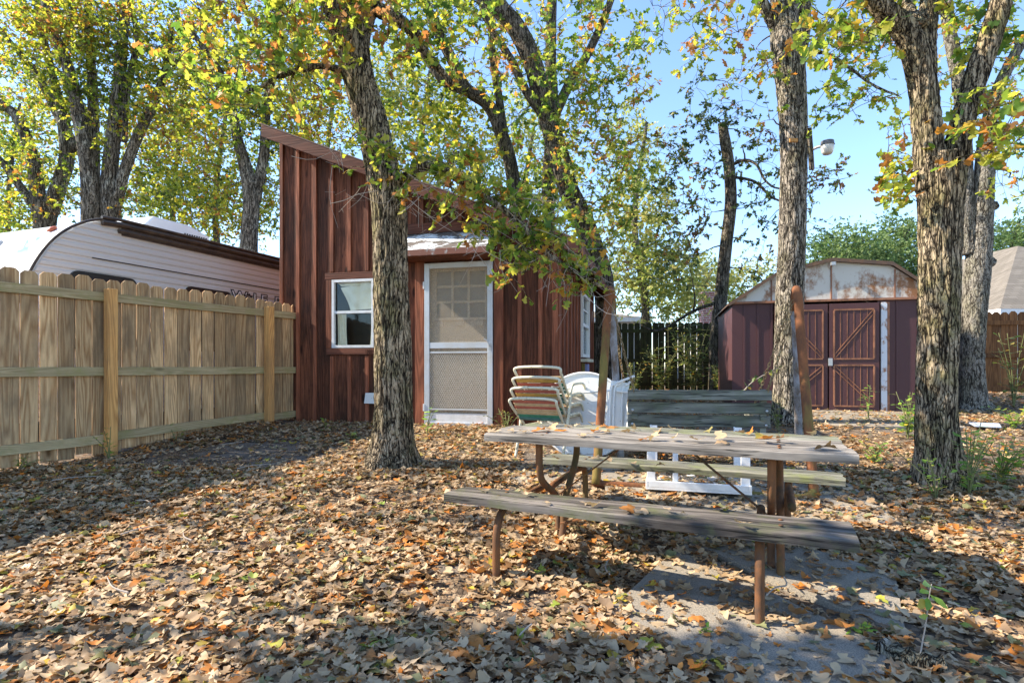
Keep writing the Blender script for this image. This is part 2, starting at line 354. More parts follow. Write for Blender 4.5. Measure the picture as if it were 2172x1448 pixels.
MAT['litter'] = leafmat('dry_leaf_litter', [(0, (.60, .45, .29)), (.25, (.52, .37, .22)), (.42, (.38, .25, .14)), (.54, (.27, .16, .08)), (.62, (.54, .40, .26)), (.74, (.20, .115, .06)), (.82, (.46, .20, .06)), (.90, (.60, .20, .03)), (.925, (.22, .23, .11)), (.965, (.22, .22, .11)), (.985, (.55, .38, .05)), (1, (.25, .35, .06))], .22, .6, 1.2)
MAT['leaf_yellow'] = leafmat('yellow_green_oak_leaves', [(0, (.05, .10, .02)), (.3, (.14, .21, .03)), (.55, (.31, .35, .045)), (.75, (.46, .44, .06)), (.9, (.52, .40, .05)), (.95, (.48, .17, .03)), (1, (.30, .14, .05))], .55, .5, 1.7)
MAT['leaf_mixed'] = leafmat('green_and_rust_oak_leaves', [(0, (.07, .15, .03)), (.3, (.15, .24, .04)), (.55, (.33, .37, .055)), (.74, (.46, .42, .07)), (.82, (.52, .22, .045)), (.93, (.33, .13, .05)), (1, (.28, .15, .08))], .55, .5, 1.7)
MAT['leaf_dark'] = leafmat('dark_green_oak_leaves', [(0, (.028, .055, .018)), (.4, (.06, .105, .025)), (.68, (.14, .19, .035)), (.84, (.32, .27, .04)), (.93, (.30, .10, .025)), (1, (.14, .07, .04))], .4, .5, 1.3)
MAT['leaf_far'] = leafmat('pale_far_leaves', [(0, (.16, .23, .06)), (.4, (.30, .35, .10)), (.75, (.46, .46, .16)), (1, (.50, .42, .16))], .5, .6, 1.4)
MAT['leaf_fargreen'] = leafmat('far_green_leaves', [(0, (.05, .11, .035)), (.5, (.12, .21, .07)), (1, (.25, .33, .13))], .4, .6, 1.2)
MAT['leaf_plant'] = leafmat('fresh_green_leaves', [(0, (.11, .26, .05)), (.6, (.26, .44, .08)), (.85, (.42, .52, .10)), (1, (.55, .42, .08))], .5, .4, 1.6)
MAT['leaf_shrub'] = leafmat('dusty_shrub_leaves', [(0, (.05, .09, .04)), (.5, (.13, .2, .06)), (.8, (.3, .33, .08)), (1, (.42, .24, .06))], .4, .45, 1.3)
MAT['bark'] = bark('furrowed_oak_bark', (.23, .17, .11), (.54, .43, .30), (.014, .010, .007), 21, (.13, .125, .03), .6)
MAT['bark_grey'] = bark('grey_furrowed_bark', (.21, .175, .14), (.52, .45, .37), (.014, .011, .008), 21, (.12, .115, .035), .45)
MAT['bark_far'] = bark('lichened_bark', (.13, .105, .08), (.30, .26, .21), (.022, .017, .013), 20, (.42, .41, .35), .6)
MAT['bark_dark'] = bark('dark_bark', (.12, .095, .075), (.28, .24, .19), (.02, .015, .011), 18, (.08, .08, .02), .5)
MAT['bark_pale'] = bark('pale_smooth_bark', (.15, .13, .105), (.36, .33, .285), (.03, .025, .02), 17, (.19, .18, .1), .4, .2, .6)
MAT['twig'] = flat('brown_twig', (.14, .10, .08), .9, .1, 0, (.30, .26, .22), .5, 20)
MAT['twig_pale'] = flat('pale_dead_twig', (.34, .29, .25), .9, .1)
MAT['stem'] = flat('green_stem', (.16, .17, .07), .8, .2)
# ------------------------------------------------------------------ ground
def gbase(x, y):
    if y < 2.6: z = 0
    elif y < 7: z = .38 * (y - 2.6) / 4.4
    elif y < 14: z = .38 + .17 * (y - 7) / 7
    else: z = .55
    return z
def gz(x, y):
    return gbase(x, y) + .018 * mnoise.noise(Vector((x * 1.1, y * 1.1, 0))) + .008 * mnoise.noise(Vector((x * 4, y * 4, 3)))
xs = [-150, -80, -45, -28, -18, -13] + [-10 + .25 * i for i in range(85)] + [12, 14, 18, 28, 45, 80, 150]
ys = [-30, -12, -5, -2, 0] + [.5 + .25 * i for i in range(62)] + [17, 20, 25, 32, 42, 60, 90, 140, 260]
g = MB(); vs = [(x, y, gz(x, y)) for y in ys for x in xs]; nx = len(xs)
g.add(vs, [(j * nx + i, j * nx + i + 1, (j + 1) * nx + i + 1, (j + 1) * nx + i) for j in range(len(ys) - 1) for i in range(nx - 1)], 0)
tag(g.build('ground', MAT['soil'], smooth=True), kind='structure')
SLABS = []
def slab(name, q, h=.03, n=10):
    m = MB(); vs = []
    q = [Vector((a, b, 0)) for a, b in q]
    for j in range(n + 1):
        for i in range(n + 1):
            u = i / n; v = j / n; p = q[0].lerp(q[1], u).lerp(q[3].lerp(q[2], u), v)
            p = p + Vector((.02 * mnoise.noise(p * 3), .02 * mnoise.noise(p * 3 + Vector((5, 5, 0))), 0)); vs.append((p.x, p.y, gbase(p.x, p.y) + h))
    m.add(vs, [(j * (n + 1) + i, j * (n + 1) + i + 1, (j + 1) * (n + 1) + i + 1, (j + 1) * (n + 1) + i) for j in range(n) for i in range(n)], 0)
    b = [i for i in range(n + 1)] + [(j * (n + 1) + n) for j in range(1, n + 1)] + [n * (n + 1) + i for i in range(n - 1, -1, -1)] + [j * (n + 1) for j in range(n - 1, 0, -1)]
    ring = [vs[i] for i in b]; k = len(ring)
    m.add(ring + [(a, c, z - .12) for a, c, z in ring], [(i, k + i, k + (i + 1) % k, (i + 1) % k) for i in range(k)], 0)
    tag(m.build(name, MAT['concrete']), kind='structure'); SLABS.append(([(p.x, p.y) for p in q], h))
slab('concrete_path', [(.46, 2.62), (1.02, 1.6), (1.50, 2.25), (1.02, 3.40)])
slab('concrete_path', [(1.05, 3.46), (1.66, 2.37), (2.0, 2.95), (1.5, 3.66)])
slab('concrete_patio', [(.70, 3.86), (2.55, 3.70), (2.85, 5.15), (.80, 5.30)])
slab('stepping_stone', [(-.05, 4.62), (.55, 4.55), (.60, 5.10), (.02, 5.15)], .02)
slab('barn_apron', [(3.95, 7.0), (5.55, 6.9), (6.1, 8.85), (4.2, 9.0)], .035)
def inpoly(x, y, q):
    c = False; j = len(q) - 1
    for i in range(len(q)):
        if (q[i][1] > y) != (q[j][1] > y) and x < (q[j][0] - q[i][0]) * (y - q[i][1]) / (q[j][1] - q[i][1]) + q[i][0]: c = not c
        j = i
    return c
SH = Vector((.56, 6.95, 0)); SHR = R(14)          # shed: near right corner, turned
SU = Vector((-math.cos(SHR), math.sin(SHR), 0)); SV = Vector((math.sin(SHR), math.cos(SHR), 0))
SHW, SHL = 3.9, 4.4
def in_shed(x, y):
    p = Vector((x, y, 0)) - SH; return -.03 < p.dot(SU) < SHW + .03 and -.03 < p.dot(SV) < SHL
# leaf litter
UTQ = [(1.48 + a * math.cos(R(-16)) - b * math.sin(R(-16)), 4.55 + a * math.sin(R(-16)) + b * math.cos(R(-16))) for a, b in ((-.33, -.26), (.33, -.26), (.33, .26), (-.33, .26))]
def litter(n_near, n_far):
    pos = []; size = []; 
    for n, d0, d1, s0, s1 in ((n_near, 1.6, 5.2, .042, .105), (n_far, 5.2, 10.5, .055, .10), (n_far // 4, 10.5, 14, .10, .16)):
        k = 0
        while k < n:
            d = math.sqrt(random.uniform(d0 ** 2, d1 ** 2)); x = random.uniform(-1.02, .98) * d
            fx = -4.5 + (d - 4.97) * .517
            if x < fx - .1 and d < 9: k += .3; continue
            if in_shed(x, d): k += .3; continue
            keep = 1.0; h = 0
            for q, hh in SLABS:
                if inpoly(x, d, q):
                    h = hh; keep = .15 + .50 * max(0, mnoise.noise(Vector((x * 2.2, d * 2.2, 9))) + .05)
            if UTQ and inpoly(x, d, UTQ): h = .085; keep = .45
            if not h:
                nn = mnoise.noise(Vector((x * .8, d * .8, 4))) + .5 * mnoise.noise(Vector((x * 2.5, d * 2.5, 1)))
                keep = 1 if nn < .20 else .22
                if x > 4.5 and d > 5: keep *= .45
                for q, hh in SLABS:         # thin edges
                    if inpoly(x + .12, d, q) or inpoly(x - .12, d, q): keep *= .8
            k += 1
            if random.random() > keep: continue
            z = (gbase(x, d) + h if h else gz(x, d)) + (random.uniform(.004, .018) if h else random.random() ** 1.5 * .035 + .004)
            if x < -3 and d > 6.3: z += .05 * random.random()
            pos.append((x, d, z)); size.append(random.uniform(s0, s1) * (1 if random.random() > .25 else .65))
    N = len(pos); pos = np.array(pos); a = np.random.uniform(0, 2 * np.pi, N); tilt = np.random.normal(0, .15, N)
    yax = np.stack([np.cos(a), np.sin(a), tilt], 1); nrm = np.stack([np.random.normal(0, .24, N), np.random.normal(0, .24, N), np.ones(N)], 1)
    # centre the blade on its spot
    pos = pos - yax * np.array(size)[:, None] * .5
    near = pos[:, 1] < 5.2
    rnd = np.random.rand(N)
    # patches of greener leaves
    crisp = np.random.rand(N) < .3
    for sel, st, nm, lab in ((near & ~crisp, ST_OAK, 'leaf_litter', 'dry lobed tan and orange oak leaves covering the near ground'), (near & crisp, ST_CRISP, 'leaf_litter', 'dry crumpled unlobed leaves mixed into the near litter'), (~near, ST_MID, 'leaf_litter', 'dry brown oak leaves covering the ground towards the sheds')):
        o = leaf_mesh(nm, pos[sel], yax[sel], nrm[sel], np.array(size)[sel], st, MAT['litter'], None, .8 if st is not ST_CRISP else 1.3, rnd[sel], .13 if st is ST_OAK else .3)
        tag(o, lab, 'leaves', kind='stuff')
    B = []
    while len(B) < 14000:
        d = math.sqrt(random.uniform(1.6 ** 2, 5.5 ** 2)); x = random.uniform(-1.0, .97) * d; h = 0
        for q, hh in SLABS:
            if inpoly(x, d, q): h = hh
        if h and random.random() > .4: continue
        B.append((x, d, (gbase(x, d) + h + .004) if h else gz(x, d) + random.uniform(.003, .03)))
    n = len(B); a = np.random.uniform(0, 6.28, n)
    o = leaf_mesh('leaf_crumbs', B, np.stack([np.cos(a), np.sin(a), np.random.normal(0, .2, n)], 1), np.stack([np.random.normal(0, .3, n), np.random.normal(0, .3, n), np.ones(n)], 1), np.random.uniform(.010, .038, n), ST_BIT, MAT['litter'], None, .6, np.random.rand(n) * .85, .5)
    tag(o, 'crushed leaf crumbs between the dry leaves', 'leaves', kind='stuff')
litter(43000, 44000)
# ------------------------------------------------------------------ trees
def rough_trunk(amp, sc=26, zb=None):
    def fn(p, dr, r, i):
        if zb is not None and p.z - zb < .7:
            an = math.atan2(dr.y, dr.x); h = max(0, p.z - zb); r *= 1 + math.exp(-h / .16) * (.30 * max(0, math.cos(an * 2.5 + zb * 40)) ** 2 + .22 * max(0, math.cos(an * 4 + 1 + zb * 9)) ** 3)
        q = p + dr * r
        v = mnoise.noise(Vector((q.x * sc, q.y * sc, q.z * sc * .16))); w = mnoise.noise(Vector((q.x * 4, q.y * 4, q.z * 2)))
        return r * (1 + .04 * w) + amp * (.55 - 2.2 * abs(v)) 
    return fn
def limb_pts(spec, d0, d1, step=.08):
    raw = []; n = len(spec); 
    for i, (px, py, w) in enumerate(spec):
        d = d0 + (d1 - d0) * i / (n - 1); p = P(px, py, d); raw.append(Vector((p.x, p.y, p.z)))
    rr = [w / 2 / F / math.sqrt(1 + ((px - 1086) / F) ** 2) * (d0 + (d1 - d0) * i / (n - 1)) for i, (px, py, w) in enumerate(spec)]
    pts = []; rad = []
    sm = smooth_path(raw, 6)
    for i in range(len(sm)): 
        t = i / 6; k = min(int(t), n - 2); f = t - k; pts.append(sm[i]); rad.append(rr[k] * (1 - f) + rr[k + 1] * f)
    # resample
    op = [pts[0]]; orr = [rad[0]]
    for i in range(1, len(pts)):
        L = (pts[i] - pts[i - 1]).length; m = max(1, int(L / step))
        for k in range(1, m + 1): op.append(pts[i - 1].lerp(pts[i], k / m)); orr.append(rad[i - 1] + (rad[i] - rad[i - 1]) * k / m)
    return op, orr
def tree(name, label, cat, limbs, blobs, bmat, lmat, leaf=(.08, .12), st=ST_MID, detail=0, group=None, spread=.28, twigs=True, bark_amp=.0, seed=1, droop=0, extra_nodes=None, shift=(0, 1), dens=1.0):
    """limbs: list of (spec, d0, d1); first one is the trunk. blobs: (px,py,d,rx,ry,rd,clusters,leaves)"""
    random.seed(seed); np.random.seed(seed)
    base = P(limbs[0][0][0][0], limbs[0][0][0][1], limbs[0][1]); root = empty(name, base, 0, label, cat, group)
    nodes = []; nr = []
    for li, (spec, d0, d1) in enumerate(limbs):
        step = .035 if detail else .25
        pts, rad = limb_pts(spec, d0, d1, step)
        if li == 0:                                   # root flare
            for i in range(len(pts)):
                h = pts[i].z - pts[0].z; rad[i] *= 1 + .42 * math.exp(-max(0, h - .08) / (rad[-1] * .9 + .05))
        m = MB(); ns = (84 if detail > 1 else 48) if detail else 12
        m.tube([p - base for p in pts], rad, ns, fn=(lambda p, dr, r, i, f=rough_trunk(bark_amp, zb=(gz(base.x, base.y) + .05) if li == 0 else None): f(p + base, dr, r, i)) if detail else None)
        m.build('trunk' if li == 0 else 'limb', bmat, root, smooth=True)
        sk = max(1, int(.2 / step))
        for p, r in list(zip(pts, rad))[::sk]:
            if li > 0 or p.z - base.z > 1.2: nodes.append(p); nr.append(r)
    cl = []
    for bi, (px, py, d, rx, ry, rd, nc, nl) in enumerate(blobs):
        nc = int(nc * dens)
        for k in range(nc):
            while True:
                a = Vector((random.uniform(-1, 1), random.uniform(-1, 1), random.uniform(-1, 1)))
                if a.length < 1: break
            dd = d + a.y * rd; cl.append((P(px + a.x * rx, py + a.z * ry, dd), nl))
    NP = np.array([tuple(p) for p in nodes]); NR = np.array(nr)
    cpos = [c[0] for c in cl]
    d0 = [float(np.min(np.linalg.norm(NP - np.array(tuple(p)), axis=1))) for p in cpos]
    order = sorted(range(len(cl)), key=lambda i: d0[i]); NR = list(NR); NL = [tuple(p) for p in nodes]
    tw = MB(); LP = []; LY = []; LN = []; LS = []
    arr = np.zeros((len(NL) + len(cl) * 6, 3)); arr[:len(NL)] = NL; cnt = len(NL)
    sz = (leaf[0] + leaf[1]) / 2
    for i in order:
        c = cpos[i]; nl = cl[i][1]; dist = np.linalg.norm(arr[:cnt] - np.array(tuple(c)), axis=1)
        pen = np.where(arr[:cnt, 2] > c.z + .3, .5, 0) if not droop else 0
        j = int(np.argmin(dist + pen)); s = Vector(arr[j]); L = (c - s).length
        if L > .05:
            k = 4; pts = []
            off = Vector((random.uniform(-1, 1), random.uniform(-1, 1), random.uniform(-.2, 1))) * L * .14
            for t in range(k + 1):
                f = t / k; q = s.lerp(c, f) + off * math.sin(f * math.pi) + Vector((random.uniform(-1, 1), random.uniform(-1, 1), random.uniform(-1, 1))) * L * .03 * (0 < t < k)
                pts.append(q)
            r0 = min(NR[j] * .7, (.006 + L * .014) * (1.6 if base.y > 9 else 1)); r0 = max(r0, .004)
            tw.tube([q - base for q in pts], [r0 + (max(r0 * .35, .003) - r0) * t / k for t in range(k + 1)], 5)
            for t in range(1, k + 1): arr[cnt] = pts[t]; cnt += 1; NR.append(r0 + (r0 * .35 - r0) * t / k)
        if nl <= 0: continue
        ntw = max(2, nl // 7)
        for q in range(ntw):
            dv = Vector((random.gauss(0, 1), random.gauss(0, 1), random.gauss(-.1 - droop, .8))).normalized(); tl = spread * random.uniform(.4, 1.2)
            e = c + dv * tl
            if twigs: tw.tube([c - base, c + dv * tl * .5 + Vector((0, 0, .02)) - base, e - base], [.004, .003, .002], 3)
            for z in range(max(1, nl // ntw)):
                f = random.uniform(.25, 1.05); p = c + dv * tl * f
                y = (dv + Vector((random.gauss(0, .9), random.gauss(0, .9), random.gauss(-.25, .7)))).normalized()
                LP.append(tuple(p)); LY.append(tuple(y)); LN.append((random.gauss(0, .6), random.gauss(0, .6), random.gauss(.55, .6))); LS.append(random.uniform(*leaf) * random.choice((1, 1, .8)))
    tw.build('branches', bmat if not isinstance(bmat, tuple) else bmat[0], root, smooth=True)
    if LP: 
        N = len(LP); rn = np.random.rand(N); 
        # neighbouring leaves share a tint
        LPa = np.array(LP); big = np.array([mnoise.noise(Vector(p) * .9) for p in LP]) * .55
        rn = np.clip(rn * .8 + .1 + big, 0, 1)
        leaf_mesh('crown', LPa, np.array(LY), np.array(LN), LS, st, lmat, root, .5, rn, origin=tuple(base))
    return root
def bare_twigs(root, boxes, seed):
    rg = random.Random(seed); b = Vector(root.location); m = MB()
    for (x0, x1, y0, y1, d, n) in boxes:
        for _ in range(n):
            p = P(rg.uniform(x0, x1), rg.uniform(y0, y1), d + rg.uniform(-.2, .2)) - b; dv = Vector((rg.gauss(.5, .6), rg.gauss(0, .3), rg.gauss(-.35, .5))).normalized(); L = rg.uniform(.15, .5)
            q = p + dv * L * .5 + Vector((rg.gauss(0, .03), 0, rg.gauss(0, .05))); e = p + dv * L + Vector((rg.gauss(0, .05), 0, rg.gauss(0, .06)))
            m.tube(smooth_path([p, q, e], 3), [.003, .0027, .0024, .0021, .0018, .0015, .001], 4)
            for k in range(rg.randint(1, 3)):
                f = rg.uniform(.3, .9); a = p.lerp(e, f); m.tube([a, a + Vector((rg.gauss(0, .07), rg.gauss(0, .03), rg.gauss(0, .07)))], [.0016, .0009], 3)
    m.build('bare_twigs', MAT['twig_pale'], root)
OAK = 'trees around the yard'
T1 = tree('oak_tree', 'leaning furrowed oak trunk standing right in front of the brown shed', 'tree',
 [([(833, 1030, 92), (832, 985, 86), (834, 850, 79), (832, 700, 77), (828, 560, 73), (826, 450, 74), (815, 380, 72), (800, 310, 68), (782, 240, 68), (762, 170, 66), (750, 100, 66), (757, 40, 72), (772, -10, 74), (790, -120, 60), (800, -300, 50)], 5.28, 5.3),
  ([(752, 120, 40), (715, 60, 36), (690, -30, 32), (650, -150, 28)], 5.28, 4.9),
  ([(835, 400, 22), (900, 352, 20), (960, 372, 17), (1030, 420, 15), (1100, 470, 13), (1165, 540, 10), (1235, 585, 7), (1280, 610, 4)], 5.25, 4.7),
  ([(735, 155, 15), (680, 140, 13), (600, 160, 10), (520, 195, 8), (450, 150, 8)], 5.28, 5.0),
  ([(800, 20, 30), (870, 60, 24), (900, 110, 18), (960, 180, 12)], 5.3, 5.6)],
 [(900, 340, 5.1, 110, 45, .35, 20, 14), (1000, 400, 5.0, 100, 50, .4, 24, 14), (1090, 455, 4.9, 90, 60, .4, 24, 14), (1175, 500, 4.8, 85, 60, .4, 22, 14), (1090, 545, 4.7, 50, 40, .25, 9, 11), (1240, 590, 4.7, 55, 30, .25, 12, 9),
  (820, 340, 4.95, 70, 35, .15, 7, 9), (740, 290, 5.0, 35, 30, .2, 4, 7), (560, 120, 5.0, 230, 140, .7, 60, 15), (780, 30, 4.9, 90, 60, .4, 12, 12), (900, 60, 5.6, 150, 90, .6, 26, 13), (720, 10, 4.9, 160, 70, .7, 30, 14), (650, -140, 4.9, 400, 120, 1.4, 70, 16), (950, -120, 5.6, 260, 110, 1.2, 50, 14)],
 MAT['bark'], MAT['leaf_mixed'], (.07, .11), ST_OAK, 2, None, .24, True, .015, 11, .1)
bare_twigs(T1, [(860, 1000, 360, 460, 5.0, 16), (980, 1200, 420, 560, 4.8, 34), (1150, 1280, 530, 640, 4.7, 18), (700, 830, 330, 430, 5.0, 4), (600, 760, 270, 360, 5.0, 4)], 3)
T2 = tree('oak_tree', 'thick forked oak trunk at the right, nearest to the picnic table', 'tree',
 [([(1997, 1075, 116), (1995, 1030, 104), (1990, 960, 94), (1985, 850, 88), (1990, 700, 90), (1992, 560, 93), (1995, 450, 98), (1995, 380, 108), (1990, 330, 96)], 4.65, 4.65),
  ([(1980, 400, 76), (1968, 300, 68), (1960, 200, 64), (1945, 120, 62), (1922, 68, 56), (1885, 30, 50), (1840, -20, 46), (1760, -110, 38)], 4.65, 4.6),
  ([(1966, 230, 44), (1966, 100, 42), (1970, 20, 40), (1978, -90, 34)], 4.62, 4.8),
  ([(2012, 400, 72), (2030, 310, 58), (2050, 230, 54), (2075, 150, 54), (2100, 80, 54), (2122, 10, 52), (2150, -90, 44)], 4.65, 4.6),
  ([(1950, 60, 34), (1920, 10, 34), (1915, -70, 28)], 4.66, 5.2)],
 [(1925, 330, 5.0, 60, 110, .3, 12, 11), (1900, 400, 4.9, 45, 60, .3, 7, 10), (2120, 230, 4.3, 80, 60, .4, 12, 11), (2110, 290, 4.2, 80, 50, .3, 10, 12), (2060, 60, 4.9, 120, 80, .6, 16, 12), (1800, 60, 4.9, 150, 90, .7, 22, 12), (2000, -150, 4.8, 350, 130, 1.4, 60, 14), (1700, -100, 4.8, 220, 100, 1, 30, 12)],
 MAT['bark'], MAT['leaf_mixed'], (.08, .12), ST_OAK, 2, None, .22, True, .015, 12)
T3 = tree('oak_tree', 'tall straight oak trunk carrying the yard light, between swing and metal barn', 'tree',
 [([(1672, 950, 80), (1672, 900, 68), (1673, 700, 61), (1680, 500, 59), (1683, 350, 58), (1682, 250, 61), (1675, 150, 66), (1670, 90, 72), (1667, 20, 66), (1655, -100, 52), (1640, -260, 40)], 7.5, 7.5),
  ([(1688, 140, 36), (1702, 60, 36), (1705, -20, 34), (1730, -160, 26)], 7.5, 7.3),
  ([(1650, 70, 26), (1615, 5, 24), (1560, -70, 20), (1480, -150, 14)], 7.5, 7.3),
  ([(1712, 118, 8), (1745, 112, 8), (1790, 135, 6), (1850, 180, 5), (1910, 205, 3)], 7.5, 7.2)],
 [(1480, 60, 7.4, 130, 90, .8, 22, 11), (1570, 100, 7.4, 100, 100, .6, 18, 11), (1620, 180, 7.2, 60, 80, .4, 8, 10), (1780, 110, 7.3, 110, 90, .8, 24, 11), (1800, 190, 7.2, 70, 50, .5, 12, 10), (1840, 60, 7.3, 90, 90, .6, 16, 11), (1760, 240, 7.2, 40, 30, .4, 5, 9), (1650, -120, 7.4, 350, 130, 2, 70, 13)],
 MAT['bark_grey'], MAT['leaf_mixed'], (.085, .13), ST_MID, 1, None, .26, True, .013, 13)
T4 = tree('oak_tree', 'pale gnarled oak trunk with knobs standing behind the forked oak', 'tree',
 [([(2070, 890, 74), (2064, 850, 62), (2062, 780, 55), (2066, 680, 54), (2072, 590, 60), (2078, 520, 56), (2082, 440, 54), (2088, 370, 46), (2092, 300, 38), (2110, 210, 32), (2150, 120, 26), (2200, 40, 20)], 9.3, 9.2),
  ([(2056, 540, 44), (2048, 450, 40), (2046, 360, 36), (2044, 260, 32), (2030, 150, 32), (2012, 50, 30), (2000, -80, 24)], 9.3, 9.3),
  ([(2085, 445, 30), (2105, 438, 24), (2116, 434, 20)], 9.25, 9.2), ([(2080, 560, 40), (2098, 556, 30), (2104, 552, 22)], 9.25, 9.15)],
 [(2100, 120, 9.2, 130, 130, 1.2, 46, 14), (2150, 330, 9.0, 80, 90, 1, 18, 11), (1990, 80, 9.4, 130, 110, 1, 30, 13), (2080, -120, 9.2, 260, 130, 1.5, 50, 13), (1900, 260, 9.6, 40, 80, .6, 8, 10)],
 MAT['bark_pale'], MAT['leaf_mixed'], (.09, .13), ST_MID, 1, None, .32, True, .014, 14)
T5 = tree('oak_tree', 'slim dark trunk with broken top between back fence and metal barn', 'tree',
 [([(1518, 880, 36), (1518, 800, 31), (1522, 700, 31), (1530, 620, 28), (1540, 520, 27), (1550, 430, 26), (1546, 350, 24), (1538, 300, 24), (1532, 262, 19)], 12.3, 12.3),
  ([(1552, 350, 8), (1580, 340, 7), (1605, 350, 6), (1625, 385, 5), (1660, 400, 4), (1740, 380, 3)], 12.3, 11.5), ([(1548, 375, 7), (1600, 385, 6), (1640, 420, 5), (1700, 440, 3)], 12.3, 11.8), ([(1525, 640, 8), (1470, 660, 7), (1400, 700, 5), (1360, 690, 4)], 12.3, 12)],
 [(1460, 330, 12.2, 80, 110, 1, 36, 13), (1450, 450, 12.2, 85, 90, 1, 34, 12), (1600, 330, 12.2, 70, 80, 1, 26, 12), (1600, 470, 12.2, 60, 60, 1, 14, 11), (1560, 250, 12.2, 90, 40, 1, 20, 13), (1740, 385, 11.5, 70, 35, .6, 16, 10), (1730, 450, 11.5, 60, 50, .6, 8, 9), (1440, 540, 12.2, 90, 60, 1, 18, 10), (1610, 570, 12.2, 60, 40, .6, 9, 9), (1500, 200, 12.2, 80, 60, .8, 12, 11)],
 MAT['bark_dark'], MAT['leaf_dark'], (.10, .14), ST_MID, 0, None, .4, True, 0, 15)
T6 = tree('oak_tree', 'dark leaning trunk rising behind the far corner of the brown shed', 'tree',
 [([(1288, 860, 54), (1286, 700, 46), (1280, 600, 44), (1262, 540, 46), (1238, 470, 44), (1205, 400, 42), (1188, 340, 44), (1165, 260, 40), (1145, 190, 40), (1125, 120, 41), (1095, 60, 40), (1050, 10, 38), (990, -50, 34), (920, -130, 28)], 11.6, 11.2),
  ([(1165, 260, 22), (1120, 200, 18), (1080, 120, 16), (1040, 60, 13), (1010, -20, 10)], 11.3, 11.0)],
 [(1240, 320, 11.2, 100, 100, 1, 60, 15), (1330, 380, 11.2, 70, 90, .9, 32, 13), (1210, 180, 11.2, 110, 100, 1, 46, 14), (1310, 180, 11.2, 80, 80, .8, 30, 13), (1080, 140, 11.2, 110, 110, 1, 40, 13), (1300, 500, 11.4, 70, 60, .6, 22, 13), (1230, 430, 11.0, 60, 60, .6, 18, 13), (1100, 20, 11.2, 200, 80, 1.3, 50, 13), (1340, 90, 11.2, 60, 70, .8, 18, 12), (1050, -120, 11, 300, 100, 2, 50, 14)],
 MAT['bark_dark'], MAT['leaf_mixed'], (.10, .15), ST_MID, 1, None, .42, True, .008, 16)
T7 = tree('oak_tree', 'upright dark trunk seen above the shed roof, forking towards the right', 'tree',
 [([(1166, 820, 34), (1166, 600, 28), (1164, 480, 26), (1162, 380, 25), (1172, 240, 26), (1168, 120, 24), (1172, -40, 20), (1175, -160, 16)], 13.4, 13.4),
  ([(1174, 250, 22), (1212, 170, 21), (1245, 118, 18), (1285, 30, 16), (1315, -60, 13)], 13.4, 13.2)],
 [(1150, 330, 13.6, 120, 110, 1, 46, 14), (1290, 60, 13.2, 60, 80, .8, 18, 12), (1180, 60, 13.4, 110, 120, 1, 40, 14)],
 MAT['bark_dark'], MAT['leaf_mixed'], (.11, .15), ST_FAR, 0, None, .45, True, 0, 17)
T8 = tree('oak_tree', 'dark trunk slanting left above the door awning, behind the shed', 'tree',
 [([(1105, 820, 40), (1102, 520, 32), (1085, 360, 29), (1062, 280, 28), (1035, 222, 27), (988, 188, 26), (965, 140, 24), (930, 70, 22), (900, 0, 20), (870, -90, 16)], 12.6, 12.2),
  ([(1075, 330, 18), (1060, 220, 18), (1045, 120, 15), (1040, 20, 12)], 12.6, 12.6),
  ([(985, 195, 16), (940, 175, 14), (900, 120, 12), (860, 60, 10), (830, -20, 8)], 12.3, 12)],
 [(950, 120, 12.2, 110, 110, 1, 50, 14), (1000, 270, 12.4, 110, 80, 1, 42, 14), (890, 220, 12.4, 90, 90, 1, 40, 14), (900, 20, 12.2, 150, 80, 1.2, 40, 14), (1120, 430, 12.6, 60, 50, .8, 16, 13)],
 MAT['bark_dark'], MAT['leaf_yellow'], (.11, .15), ST_FAR, 0, None, .45, True, 0, 18)
